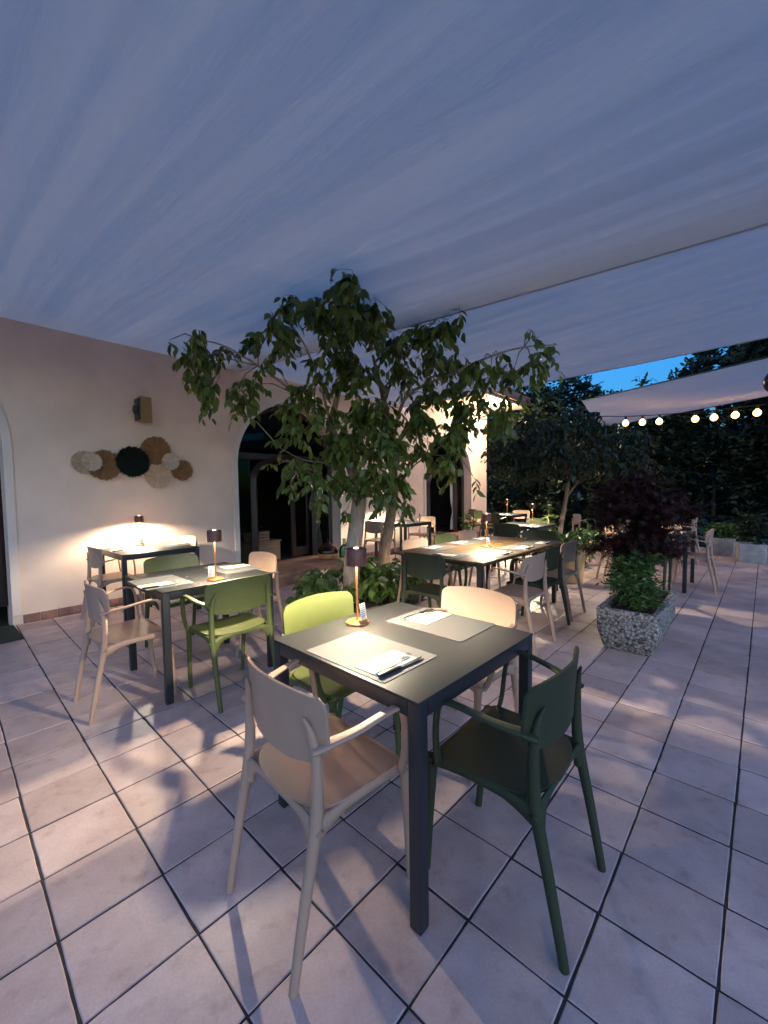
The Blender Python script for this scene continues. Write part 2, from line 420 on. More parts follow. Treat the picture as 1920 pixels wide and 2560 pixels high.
tile_mes = [rough_tile() for _ in range(8)]
cand = []
for a in range(-14, 46):
    for b in range(-40, 34):
        c = G0 + U * (TS * (a + .5)) + V * (TS * (b + .5))
        s_, n_ = sn(c)
        if not (-3.4 < s_ < 10.95 and 0.10 < n_ < 11.9): continue
        if any(math.hypot(c.x - q[0], c.y - q[1]) < q[2] - 0.1 for q in BED): continue
        cand.append((c, a, b))


def onscreen(c):
    d = c - Vector((0, 0, HC)); z = d.dot(f_)
    if z < 0.3: return False
    x = 960 + F_PX * d.dot(rx) / z; y = 1280 - F_PX * d.dot(uy) / z
    return -120 < x < 2040 and y < 2800


vis = sorted([q for q in cand if onscreen(q[0])], key=lambda q: q[0].length)
near = vis[:300]; nearset = {(q[1], q[2]) for q in near}
for c, a, b in near:
    o = link('tile', random.choice(tile_mes), terrace, (c.x + random.gauss(0, .0006), c.y + random.gauss(0, .0006), random.uniform(-.0015, .0012)), GA + random.choice((0, 1, 2, 3)) * math.pi / 2 + random.gauss(0, .003))
far = MB()
for c, a, b in cand:
    if (a, b) in nearset: continue
    mt = Matrix.Translation((c.x, c.y, random.uniform(-.001, .001))) @ Matrix.Rotation(GA + random.gauss(0, .002), 4, 'Z')
    far.add([mt @ Vector(v) for v in tb.v], tb.f)
far.build('paving', M['tile_far'], terrace, smooth=0, kind='stuff')

# ---------------------------------------------------------------- restaurant building
bld = thing('restaurant_building', 'pale pink plastered restaurant building with three arched openings along the terrace', 'building')
ARCH = [(-2.25, -0.05, 1.90), (2.57, 4.66, 1.78), (7.50, 9.70, 1.69)]
WT, TH, SE = 3.64, 0.32, 10.66
wm = MB()


def arch_pts(a, n=28):
    s0, s1, zs = a; r = (s1 - s0) / 2; c = (s0 + s1) / 2
    return [(c - r * math.cos(math.pi * k / n), zs + r * math.sin(math.pi * k / n)) for k in range(n + 1)]


def strip(pts_bottom, n_):
    vs_ = []; fs = []
    for s_, z in pts_bottom:
        vs_ += [wp(s_, n_, z), wp(s_, n_, WT)]
    for i in range(len(pts_bottom) - 1): fs.append((2 * i, 2 * i + 2, 2 * i + 3, 2 * i + 1))
    return vs_, fs


segs = []; cur = -3.6
for a in ARCH:
    segs.append([(cur, -.05), (a[0], -.05)]); segs.append(arch_pts(a)); cur = a[1]
segs.append([(cur, -.05), (SE, -.05)])
for n_ in (0.0, -TH):
    for sg in segs: wm.add(*strip(sg, n_))
for a in ARCH:
    path = [(a[0], -.05)] + arch_pts(a) + [(a[1], -.05)]
    vs_ = []; fs = []
    for s_, z in path: vs_ += [wp(s_, 0, z), wp(s_, -TH, z)]
    for i in range(len(path) - 1): fs.append((2 * i, 2 * i + 1, 2 * i + 3, 2 * i + 2))
    wm.add(vs_, fs)
wm.add([wp(SE, 0, -.05), wp(SE, -5, -.05), wp(SE, -5, WT), wp(SE, 0, WT)], [(0, 1, 2, 3)])
wm.add([wp(-3.6, 0, WT), wp(SE, 0, WT), wp(SE, -TH, WT), wp(-3.6, -TH, WT)], [(0, 1, 2, 3)])
wm.build('wall', M['plaster'], bld, smooth=30)
for a in ARCH:   # raised bands round the openings
    t = MB(); wband = 0.075
    path = [(a[0], 0.10)] + arch_pts(a, 32) + [(a[1], 0.10)]
    cx = (a[0] + a[1]) / 2
    vs_ = []; fs = []
    for i, (s_, z) in enumerate(path):
        if z <= a[2]: nx, nz = (-1 if s_ < cx else 1), 0
        else:
            dl = math.hypot(s_ - cx, z - a[2]); nx, nz = (s_ - cx) / dl, (z - a[2]) / dl
        so, zo = s_ + nx * wband, z + nz * wband
        vs_ += [wp(s_, -.02, z), wp(s_, .018, z), wp(so, .012, zo), wp(so, -.02, zo)]
    for i in range(len(path) - 1):
        for k in range(4): fs.append((4 * i + k, 4 * i + (k + 1) % 4, 4 * i + 4 + (k + 1) % 4, 4 * i + 4 + k))
    t.add(vs_, fs); t.build('arch_trim', M['trim'], bld)
# skirting tiles
sk = MB(); sk.box((0, 0, 0), (0.142, 0.012, 0.092), 0.003)
sk_me = sk.mesh('skirting_tile', M['skirt'])
s_ = 0.055 - .06
for lo, hi in ((0.03, 2.47), (4.76, 7.40), (9.80, 10.6)):
    s_ = lo + .075
    while s_ < hi:
        p = wp(s_, 0.008 + random.uniform(0, .002), 0.046)
        link('skirting_tile', sk_me, bld, p, WA); s_ += 0.148
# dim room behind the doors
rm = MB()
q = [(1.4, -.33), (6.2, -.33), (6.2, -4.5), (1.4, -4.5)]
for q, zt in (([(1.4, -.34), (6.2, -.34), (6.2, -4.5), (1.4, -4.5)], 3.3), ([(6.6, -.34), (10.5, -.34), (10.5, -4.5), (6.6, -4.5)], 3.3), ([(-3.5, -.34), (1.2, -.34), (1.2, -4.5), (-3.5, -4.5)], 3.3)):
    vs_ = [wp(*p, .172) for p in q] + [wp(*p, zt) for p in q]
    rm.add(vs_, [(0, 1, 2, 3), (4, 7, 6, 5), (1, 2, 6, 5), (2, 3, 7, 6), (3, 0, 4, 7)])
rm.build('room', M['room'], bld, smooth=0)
# roof with deep eaves beyond the sails
rf = MB()


def wbox(mb, s0, s1, n0, n1, z0, z1, bev=0.0):
    c = wp((s0 + s1) / 2, (n0 + n1) / 2, (z0 + z1) / 2); mb.box(c, (s1 - s0, abs(n1 - n0), z1 - z0), bev, WA)


sf = MB(); wbox(sf, 6.9, 10.95, -0.3, 1.1, WT + .003, WT + .06); sf.build('soffit', M['soffit'], bld)
wbox(rf, 6.8, 11.05, -.35, 1.2, WT + .065, WT + .16, .01)
vs_ = [wp(6.8, 1.2, WT + .16), wp(11.05, 1.2, WT + .16), wp(11.05, -5, WT + 1.6), wp(6.8, -5, WT + 1.6)]
rf.add(vs_ + [v + Vector((0, 0, .12)) for v in vs_], [(0, 1, 2, 3), (4, 5, 6, 7), (0, 1, 5, 4), (1, 2, 6, 5), (2, 3, 7, 6), (3, 0, 4, 7)])
rf.build('roof', M['roof'], bld)


def door(a, label, leafs):
    s0, s1, zs = a; n0 = -0.24
    d = link('door', None, bld); tag(d, label)
    r = (s1 - s0) / 2; cx = (s0 + s1) / 2
    fm = MB()
    # outer frame following the arch
    path = [(s0 + .035, 0.17)] + [(cx - (r - .035) * math.cos(math.pi * k / 28), zs + (r - .035) * math.sin(math.pi * k / 28)) for k in range(29)] + [(s1 - .035, 0.17)]
    fm.tube([wp(p[0], n0, p[1]) for p in path], 0.045, 4, up=NW)
    # inner arch (door opening with sidelights) and posts
    ri = r * 0.60
    pi_ = [(cx - ri, 0.17)] + [(cx - ri * math.cos(math.pi * k / 24), zs - .22 + ri * 0.62 * math.sin(math.pi * k / 24)) for k in range(25)] + [(cx + ri, 0.17)]
    fm.tube([wp(p[0], n0, p[1]) for p in pi_], 0.065, 4, up=NW)
    wbox(fm, s0 + .03, s1 - .03, n0 - .03, n0 + .03, zs + .12, zs + .22, .006)
    fm.build('door_frame', M['wood_dark'], d)
    # fixed panes: fanlight and two sidelights
    def pane(pts, nm='pane'):
        p = MB(); k = len(pts)
        p.add([wp(x, n0 - .004, z) for x, z in pts] + [wp(x, n0 + .004, z) for x, z in pts],
              [tuple(range(k)), tuple(range(2 * k - 1, k - 1, -1))] + [(i, (i + 1) % k, k + (i + 1) % k, k + i) for i in range(k)])
        p.build(nm, M['glass'], d, smooth=0)
    fan = [(cx - (r - .07) * math.cos(math.pi * k / 20), zs + (r - .07) * math.sin(math.pi * k / 20)) for k in range(21)]
    fan = [p for p in fan if p[1] > zs + .24]
    pane(fan)
    pane([(s0 + .08, .2), (cx - ri - .066, .2), (cx - ri - .066, zs + .11), (s0 + .08, zs + .11)])
    pane([(cx + ri + .066, .2), (s1 - .08, .2), (s1 - .08, zs + .11), (cx + ri + .066, zs + .11)])
    return d, n0, cx, ri


d1, n0, cx1, ri1 = door(ARCH[1], 'dark brown arched door with glass sidelights and an open middle leaf', 1)
d2, n0b, cx2, ri2 = door(ARCH[2], 'dark brown arched door with white tied curtain near the floodlit corner', 1)
d0, _, _, _ = door(ARCH[0], 'dark brown arched door at the edge of the terrace wall', 1)
# half open right-hand leaf of the first door, with curtain
lf = MB(); wbox(lf, cx1 + ri1 - .48, cx1 + ri1 - .38, -.36, -.31, .19, 1.72, .006); wbox(lf, cx1 + ri1 - .14, cx1 + ri1 - .06, -.36, -.31, .19, 1.72, .006)
wbox(lf, cx1 + ri1 - .38, cx1 + ri1 - .14, -.36, -.31, .19, .36, .006); wbox(lf, cx1 + ri1 - .38, cx1 + ri1 - .14, -.36, -.31, 1.6, 1.72, .006)
lf.build('door_leaf', M['wood_dark'], d1)


def curtain(name, s0, s1, n_, z0, z1, waist, parent):
    c = MB()

    def fn(u, v):
        z = z0 + (z1 - z0) * v
        w = 1 - 0.62 * math.exp(-((v - waist) / .16) ** 2)
        s_ = (s0 + s1) / 2 + (u - .5) * (s1 - s0) * w
        return wp(s_, n_ + .018 * math.sin(u * 34) * w, z)
    c.panel(fn, 36, 18, lambda u, v: NW * .004); c.build(name, M['curtain'], parent, smooth=60)


curtain('curtain', 4.245, 4.46, -.30, .22, 1.62, .40, d1)
curtain('curtain', 9.10, 9.42, -.31, .25, 1.66, .36, d2)
# notice taped on the glass of the first door
nt_ = thing('paper_notice', 'white paper notice taped to the glass of the first arched door', 'notice', wp(4.34, -0.225, 1.36), WA)
pm = MB(); pm.box((0, 0, 0), (.20, .002, .28)); pm.build('sheet', M['paper'], nt_)
pm = MB()
for i in range(9):
    if i == 3: continue
    w = random.uniform(.08, .15); pm.box((random.uniform(-.01, .01), -.0022, .11 - i * .026), (w, .001, .006))
pm.build('print_lines', M['print'], nt_, smooth=0)

# step in front of the first door
st = thing('door_step', 'low terracotta step running in front of the first arched door', 'step')
sm = MB(); wbox(sm, 2.30, 4.72, -.30, .80, -.03, .172, .012); sm.build('step_block', M['stepclay'], st)
sm = MB(); wbox(sm, 2.28, 4.74, .74, .825, .135, .178, .008); sm.build('nosing', M['stepclay'], st)
st2 = thing('door_step', 'low plain step of the farther arched door beside the floodlit corner', 'step')
sm = MB(); wbox(sm, 7.45, 9.75, -.30, .25, -.03, .172, .012); sm.build('step_block', M['stepclay'], st2)

dm = MB(); dm.box((0, 0, .008), (1.1, .60, .014), .004)
dm.build('door_mat', M['doormat'], None, loc=wp(-.60, .34, 0) , rot=WA, label='dark green door mat in front of the leftmost arch', cat='door mat')

# ---------------------------------------------------------------- shade sails
def sail(label, s0, s1, n1, z_of, ns, nn, name='shade_sail'):
    o = thing(name, label, 'shade sail', W0, WA)   # local x = along wall, local -y = away from wall
    mb = MB()
    for i in range(ns + 1):
        for j in range(nn + 1):
            s_ = s0 + (s1 - s0) * i / ns; n_ = -0.012 + (n1 + .012) * j / nn
            mb.v.append((s_, -n_, z_of(s_, n_)))
    for i in range(ns):
        for j in range(nn):
            k = i * (nn + 1) + j; mb.f.append((k, k + nn + 1, k + nn + 2, k + 1))
    mb.build('cloth', M['fabric'], o, smooth=80)
    for e in (s0, s1):
        h = MB(); h.tube([(e, -(0.012 + (n1 - .012) * j / 40), z_of(e, 0.012 + (n1 - .012) * j / 40) - .004) for j in range(41)], .008, 6); h.build('hem', M['fabric'], o)
    return o


def z1f(s_, n_):
    e = min(1.0, max(0, (2.65 - s_) / .5)) * min(1, max(0, (n_) / .35))
    q = s_ + .03 * math.sin(n_ * .8 + s_)
    w = .022 * math.sin(q * 5.3 + .5) + .017 * math.sin(q * 11.7 + .9 * math.sin(n_ * .5)) * (.5 + .5 * math.sin(q * 2.1)) + .007 * math.sin(q * 27 + 1.3 * math.sin(n_ * .7)) * (.5 + .5 * math.sin(q * 3.3 + 2)) + .0025 * math.sin(q * 61)
    d_ = (s_ - 1.6) ** 2 / .12 + (n_ - 3.35) ** 2 / .5     # pushed up a little by the top of the fig
    return 3.19 + e * 1.2 * w - .048 * n_ - .03 * math.sin(math.pi * min(n_, 7.0) / 7.0) + .06 * math.exp(-d_)


sail('large pale shade sail stretched over the front tables', -1.75, 2.65, 7.0, z1f, 150, 40)


def z2f(s_, n_):
    e = min(1.0, max(0, (s_ - 2.4) / .4)) * min(1.0, max(0, (6.5 - s_) / .4)) * min(1, max(0, n_) / .3)
    return 3.19 + .07 * max(0.0, (4.5 - s_) / 2.1) + e * (.018 * math.sin(s_ * 8 + .4 * n_) + .012 * math.sin(s_ * 23)) - .05 * math.sin(math.pi * min(n_, 7.0) / 7.0) + .012 * n_


sail('pale shade sail beyond the fig tree, behind the large one', 2.35, 6.5, 7.0, z2f, 110, 36)
# third sail, hung free between posts over the far seats
p00, p01 = at(1455, 1003, 9.9), at(2250, 815, 6.7)
p10, p11 = at(1500, 1070, 12.3), at(2250, 928, 9.4)
s3 = thing('shade_sail', 'small far shade sail hanging above the string lights', 'shade sail')
mb = MB(); n_u, n_v = 60, 24
for i in range(n_u + 1):
    for j in range(n_v + 1):
        u, v = i / n_u, j / n_v
        p = (p00.lerp(p01, u)).lerp(p10.lerp(p11, u), v)
        p = p + Vector((0, 0, -.10 * math.sin(math.pi * u) * math.sin(math.pi * v) + .015 * math.sin(v * 19) * math.sin(math.pi * v)))
        mb.v.append(tuple(p))
for i in range(n_u):
    for j in range(n_v):
        k = i * (n_v + 1) + j; mb.f.append((k, k + n_v + 1, k + n_v + 2, k + 1))
mb.build('cloth', M['fabric'], s3, smooth=80)
for a, b in ((p00, p01), (p10, p11)):
    h = MB(); h.tube([a, a.lerp(b, .5), b], .012, 6); h.build('hem', M['cable'], s3)

# ================================================================ CHAIRS
def make_chair(label, key):
    m_ = M[key]; t = thing('armchair', label, 'chair')
    # seat
    sb = MB()

    def hw(y):
        if y < -.03:
            q = (-.03 - y) / .150; return .198 * math.sqrt(max(0.0, 1 - q ** 2.8)) + .014
        if y > .16: return .218 - .05 * ((y - .16) / .055) ** 2.5
        return .212 + .006 * (y + .03) / .2

    def seat(u, v):
        y = -.178 + .393 * v; x = (2 * u - 1) * hw(y)
        z = .462 - .012 * (1 - (2 * u - 1) ** 2) * math.sin(math.pi * min(1, max(0, v))) - (max(0, y - .16) ** 2) * 6 - .004 * (1 - v)
        return (x, y, z)
    sb.panel(seat, 16, 22, lambda u, v: (0, 0, -.012)); sb.build('seat', m_, t, smooth=50)
    # under frame: rails and rear apron
    fr = MB()
    for sx in (-1, 1):
        fr.tube([(sx * .205, -.155, .415), (sx * .208, -.06, .437), (sx * .211, .08, .441), (sx * .206, .200, .432)], [.034, .016, .014, .022], 8, [.42] * 4, up=(0, 0, 1), smooth=4)
    fr.tube([(-.203, -.160, .395), (-.165, -.164, .428), (-.10, -.166, .441), (.10, -.166, .441), (.165, -.164, .428), (.203, -.160, .395)], [.045, .024, .013, .013, .024, .045], 8, [.36] * 6, up=(0, 0, 1), smooth=4)
    fr.tube([(-.206, .200, .410), (-.15, .201, .436), (.15, .201, .436), (.206, .200, .410)], [.032, .012, .012, .032], 8, [.42] * 4, up=(0, 0, 1), smooth=4)
    fr.build('seat_frame', m_, t, smooth=60)
    # backrest
    bk = MB()

    def back(u, v):
        a = 2 * u - 1
        w = .232
        if v < .46: w *= (1 - ((.46 - v) / .46) ** 2.8) ** .5 * .52 + .48
        if v > .80: w *= (1 - ((v - .80) / .20) ** 2.6 * .12)
        x = a * w
        z = .585 + .213 * v + .012 * (1 - a * a) * v
        y = -.168 - .016 * (v ** 1.5) + .050 * (x / .23) ** 2
        return (x, y, z)
    bk.panel(back, 18, 20, lambda u, v: (0.0, -.010, 0.0)); bk.build('backrest', m_, t, smooth=50)
    # arms
    for sx in (-1, 1):
        ar = MB()
        ar.tube([(sx * .203, -.160, .650), (sx * .222, -.125, .660), (sx * .250, -.04, .675), (sx * .264, .06, .692),
                 (sx * .266, .112, .691), (sx * .264, .142, .662), (sx * .260, .155, .59), (sx * .250, .160, .51), (sx * .232, .165, .455), (sx * .216, .18, .43)],
                [.022, .021, .0175, .0155, .015, .0145, .014, .014, .015, .017], 10, [.44, .36, .36, .40, .45, .5, .5, .5, .5, .55], up=(1, 0, 0), smooth=5)
        ar.build('armrest', m_, t, smooth=60)
    for sx in (-1, 1):
        lg = MB(); lg.tube([(sx * .195, .243, 0), (sx * .202, .224, .22), (sx * .207, .203, .445)], [.0135, .0155, .0185], 12, smooth=3); lg.build('leg', m_, t, smooth=60)
        lg = MB()
        lg.tube([(sx * .205, -.243, 0), (sx * .206, -.201, .22), (sx * .206, -.158, .43), (sx * .205, -.150, .54), (sx * .202, -.150, .63), (sx * .192, -.157, .69), (sx * .176, -.172, .738)],
                [.0135, .0165, .0195, .0175, .016, .012, .003], 12, smooth=4)
        lg.build('leg', m_, t, smooth=60)
    return t


GC = 'moulded resin armchairs around the terrace tables'
CH = [  # x, y, heading, colour, label
    (-.233, 1.369, 44, 'tan', 'beige armchair in front with its back to the camera, at the foreground table'),
    (.45, 1.414, 138.8, 'agave', 'dark green armchair in front, on the near right side of the foreground table'),
    (-.25, 2.08, 317, 'lime', 'brightly lit lime green armchair behind the copper lamp of the foreground table'),
    (.42, 2.17, 227, 'tan', 'brightly lit beige armchair at the far right side of the foreground table'),
    (-1.75, 2.70, 47, 'tan', 'beige armchair at the left end of the second table'),
    (-1.07, 2.81, 137, 'lime', 'olive lime armchair with a lit seat and dark back, at the second table'),
    (-1.22, 3.67, 227, 'tan', 'beige armchair between the second table and the door step'),
    (-1.82, 3.59, 317, 'olive', 'olive green armchair between the second table and the wall table'),
    (-3.03, 4.51, 49, 'tan', 'beige armchair at the left end of the table against the wall'),
    (-2.66, 5.26, 229, 'tan', 'pale lit armchair at the right end of the table against the wall'),
    (1.197, 3.63, 137, 'tan', 'beige armchair right of the long brown table, nearest the camera'),
    (1.52, 4.064, 137, 'agave', 'dark green armchair between two beige ones on the right side of the long table'),
    (1.88, 4.48, 137, 'tan', 'brown beige armchair beside the sand coloured pot at the long table'),
    (.44, 3.75, 47, 'agave', 'dark green armchair at the near end of the long brown table'),
    (.45, 4.585, 317, 'tan', 'beige armchair on the far side of the long table, nearest the fig trunks'),
    (.86, 5.04, 317, 'olive', 'pale green armchair in the middle of the far side of the long table'),
    (1.236, 5.48, 317, 'tan', 'brown beige armchair on the far side of the long table, farthest from the trunks'),
    (1.98, 5.38, 227, 'agave', 'dark green armchair at the far end of the long brown table'),
    (-.10, 7.62, 47, 'tan', 'dark armchair left of the table by the lit pillar wall'),
    (.80, 8.53, 227, 'tan', 'yellow lit armchair right of the table by the lit pillar wall'),
    (2.08, 6.77, 47, 'agave', 'dark green armchair, back to us, at the small bright table by the second tree'),
    (2.78, 7.52, 227, 'olive', 'lit green armchair behind the small bright table by the second tree'),
    (2.6, 9.75, 47, 'agave', 'small dark armchair in front of the farthest lit table'),
    (2.55, 10.6, 317, 'olive', 'small green armchair left of the farthest lit table near the corner'),
    (3.45, 10.5, 227, 'tan', 'small beige armchair behind the farthest lit table near the corner'),
    (2.62, 11.6, 20, 'tan', 'lone brown armchair against the floodlit corner of the building'),
    (4.16, 5.47, 137, 'tan', 'beige armchair at the right of the table behind the red maple'),
    (3.48, 6.07, 317, 'tan', 'strongly lit beige armchair left of the red maple'),
    (3.45, 5.33, 47, 'agave', 'dark armchair half hidden behind the shrub planter and red maple'),
    (4.22, 6.22, 227, 'tan', 'beige armchair at the far side of the table behind the red maple'),
    (4.30, 7.55, 47, 'tan', 'unlit beige armchair beyond the pot plant, right of the second tree trunk'),
    (4.20, 8.62, 317, 'tan', 'small far beige armchair close to the dark hedge, right of the second trunk'),
    (5.38, 7.35, 137, 'tan', 'beige armchair in front of the far concrete planters'),
]
protos = {}
for x, y, h, key, lab in CH:
    if key not in protos:
        o = make_chair(lab, key); protos[key] = o; o.location = (x, y, 0); o.rotation_euler = (0, 0, R(h - 90)); o['group'] = GC
    else:
        dup(protos[key], (x, y, 0), R(h - 90), lab, GC)

# ================================================================ TABLES
def make_table(label, lx, ly, top, inset=0.0, thin=False):
    t = thing('dining_table', label, 'table')
    tb_ = MB(); th = .022 if thin else .012
    tb_.box((0, 0, .74 - th / 2), (lx, ly, th), .003); tb_.build('tabletop', M[top], t)
    fr = MB(); e = .045; d = .046 if not thin else .03; zt = .74 - th - .0005
    ox, oy = lx / 2 - inset - .0015, ly / 2 - inset - .0015
    for sgn in (-1, 1):
        fr.box((0, sgn * (oy - .011), zt - d / 2), (2 * ox - .09, .022, d), .002)
        fr.box((sgn * (ox - .011), 0, zt - d / 2), (.022, 2 * oy - .09, d), .002)
    fr.build('apron', M['metal_dark'], t)
    lm = MB(); lm.box((0, 0, zt / 2), (.044, .044, zt), .004); me = lm.mesh('leg', M['metal_dark'])
    for sx in (-1, 1):
        for sy in (-1, 1): link('leg', me, t, (sx * (ox - .022), sy * (oy - .022), 0))
    return t


GT = 'dining tables on the terrace'
TB = {}
t0 = make_table('dark grey square table in the foreground with two grey placemats', .80, .80, 'top_dark')
t0.location = (.081, 1.755, 0); t0.rotation_euler = (0, 0, R(46.5)); t0['group'] = GT; TB['front'] = ((.081, 1.755), 46.5)
for k, x, y, a, lab in [('second', -1.436, 3.154, 46.8, 'dark grey square table second from the camera, lamp and lime chair beside it'),
                        ('wall', -2.732, 4.752, 49.0, 'small dark table against the left wall under the round straw discs'),
                        ('pillar', .37, 8.08, 47, 'small table by the lit wall pillar behind the fig trunks'),
                        ('tree', 2.47, 7.20, 47, 'bright lit table just left of the second tree'),
                        ('far', 3.0, 10.2, 47, 'farthest small lit table near the building corner'),
                        ('maple', 3.84, 5.77, 47, 'dark table half hidden behind the red maple'),
                        ('hedge', 4.80, 8.0, 47, 'unlit table close to the dark hedge, beyond the maple')]:
    dup(t0, (x, y, 0), R(a), lab, GT); TB[k] = ((x, y), a)
tl = make_table('long brown topped table in the middle of the terrace', 1.90, 1.04, 'top_brown', .06, True)
tl.location = (1.11, 4.52, 0); tl.rotation_euler = (0, 0, R(47)); tl['group'] = GT; TB['long'] = ((1.11, 4.52), 47)

# ================================================================ LAMPS
def make_lamp(label):
    t = thing('table_lamp', label, 'lamp')
    b = MB(); b.lathe([(.0, 0), (.052, 0), (.055, .003), (.055, .009), (.051, .013), (.014, .014), (.007, .018), (.0, .018)], 28); b.build('base', M['copper'], t)
    s = MB(); s.tube([(0, 0, .014), (0, 0, .318)], .0052, 12); s.build('stem', M['copper'], t)
    h = MB(); h.lathe([(.0475, .280), (.0495, .280), (.0495, .356), (.0470, .361), (.012, .361), (.012, .358), (.0445, .357), (.0455, .354), (.0455, .31), (.0460, .282)], 32, close=True)
    h.build('shade', M['shade'], t)
    d = MB(); d.lathe([(0, .306), (.0445, .306), (.0445, .309), (0, .309)], 24); d.build('diffuser', M['shade_in'], t)
    c = MB(); c.lathe([(0, .3555), (.0115, .3555), (.0115, .3625), (.009, .3640), (0, .3640)], 16); c.build('top_glow', M['glow'], t)
    return t


def lamp_light(x, y, z, w=1.0):
    l = bpy.data.lights.new('lamp_light', 'POINT'); l.energy = LAMP_W * w; l.color = (1.0, .85, .60); l.shadow_soft_size = .016
    # lens of the lamp throws most of its light sideways under the shade rim (batwing spread)
    l.use_nodes = True; n = l.node_tree; L = n.links.new; em = n.nodes['Emission']
    tc = n.nodes.new('ShaderNodeTexCoord'); sx = n.nodes.new('ShaderNodeSeparateXYZ'); L(tc.outputs['Normal'], sx.inputs[0])
    def mth(op, a, b=None, v=None):
        q = n.nodes.new('ShaderNodeMath'); q.operation = op; L(a, q.inputs[0])
        if v is not None: q.inputs[1].default_value = v
        return q.outputs[0]
    z2 = mth('POWER', mth('ABSOLUTE', sx.outputs['Z']), v=2.0)
    q = n.nodes.new('ShaderNodeMath'); q.operation = 'DIVIDE'; q.inputs[0].default_value = 0.13; L(mth('MAXIMUM', z2, v=.02), q.inputs[1])
    L(mth('MINIMUM', q.outputs[0], v=.62), em.inputs['Strength'])
    o = bpy.data.objects.new('lamp_light', l); COL.objects.link(o); o.location = (x, y, z + .300); return o


LP = [(-.134, 1.935, 'copper table lamp on the foreground table'),
      (-1.225, 2.95, 'copper table lamp on the second table'),
      (-2.985, 5.002, 'table lamp on the small table against the left wall'),
      (1.118, 4.476, 'table lamp in the middle of the long brown table'),
      (.20, 8.17, 'table lamp hidden behind the fig trunk, on the table by the lit pillar'),
      (2.55, 7.05, 'table lamp on the bright table left of the second tree'),
      (3.0, 10.0, 'table lamp on the farthest lit table by the corner'),
      (3.53, 5.80, 'table lamp on the table behind the red maple')]
GL = 'cordless table lamps'
lp0 = None
for x, y, lab in LP:
    if lp0 is None: lp0 = make_lamp(lab); lp0.location = (x, y, .7405); lp0['group'] = GL; o = lp0
    else: o = dup(lp0, (x, y, .7405), random.uniform(0, 6), lab, GL)
    li = lamp_light(x, y, .7405); li.parent = None

# little cards standing by the lamps
def make_card(label):
    t = thing('menu_card', label, 'card')
    c = MB(); c.box((0, 0, .052), (.040, .0012, .076), 0, 0, Matrix.Rotation(R(-10), 4, 'X')); c.build('card', M['paper'], t)
    p = MB()
    for i in range(6): p.box((-.002, -.0022 - .0, .078 - i * .0095), (random.uniform(.016, .028), .0006, .0028), 0, 0, Matrix.Rotation(R(-10), 4, 'X'))
    for k in range(len(p.v)):
        v = p.v[k]; p.v[k] = (v[0], v[1] + (v[2] - .052) * math.tan(R(10)) , v[2])
    p.build('print_lines', M['print'], t, smooth=0)
    k = MB(); k.box((0, 0, .0085), (.046, .020, .017), .003); k.build('clip', M['wood_light'], t)
    return t


c0 = make_card('white card in a wooden clip beside the foreground lamp'); c0.location = (-.105, 1.905, .7545); c0.rotation_euler = (0, 0, R(52))
c0['group'] = 'cards by the table lamps'
for (x, y, lab) in [(-1.245, 2.925, 'white card in front of the lamp on the second table'), (-2.955, 4.985, 'white card by the lamp on the wall table'),
                    (1.125, 4.445, 'white card by the lamp on the long brown table')]:
    dup(c0, (x, y, .7545), R(20), lab, 'cards by the table lamps')

# ================================================================ PLACE SETTINGS
def mk_mat():
    b = MB(); n = []
    for cx_, cy_, a0 in ((.2, .14, 0), (-.2, .14, 90), (-.2, -.14, 180), (.2, -.14, 270)):
        for k in range(4):
            t = R(a0 + 30 * k); n.append((cx_ + .012 * math.cos(t), cy_ + .012 * math.sin(t)))
    b.prism(n, 0, .0016); return b.mesh('placemat', M['mat'], 30)


def mk_napkin():
    b = MB(); b.box((0, 0, .0012), (.205, .125, .0022), .0008)
    return b.mesh('napkin', M['paper'])


def mk_knife(t):
    b = MB(); b.tube([(-.105, 0, .006), (-.10, 0, .0062), (-.01, 0, .006), (-.004, 0, .006)], [.006, .009, .0085, .007], 10, [.62] * 4, up=(0, 1, 0)); b.build('handle', M['black'], t)
    b = MB(); b.prism([(-.006, -.006), (.09, -.009), (.112, -.004), (.118, .005), (.10, .007), (-.006, .006)], .0045, .0065); b.build('blade', M['steel'], t, smooth=0)


def mk_fork():
    b = MB(); b.tube([(-.10, 0, .0035), (-.05, 0, .0055), (.03, 0, .006), (.05, 0, .0045)], [.0065, .0045, .003, .0075], 8, [.35, .4, .7, .25], up=(0, 1, 0), smooth=3)
    b.box((.058, 0, .004), (.022, .021, .0018), .0005)
    for i in range(4): b.tube([(.066, -.009 + .006 * i, .004), (.085, -.009 + .006 * i, .0055), (.102, -.0085 + .0057 * i, .0075)], [.0017, .0016, .0008], 6)
    return b.mesh('fork', M['steel'])


mat_me, nap_me, fork_me = mk_mat(), mk_napkin(), mk_fork()
pl = MB(); pl.box((0, 0, 0), (.075, .055, .0003)); spot_me = pl.mesh('printed_patch', M['print_lime'])
kn0 = None


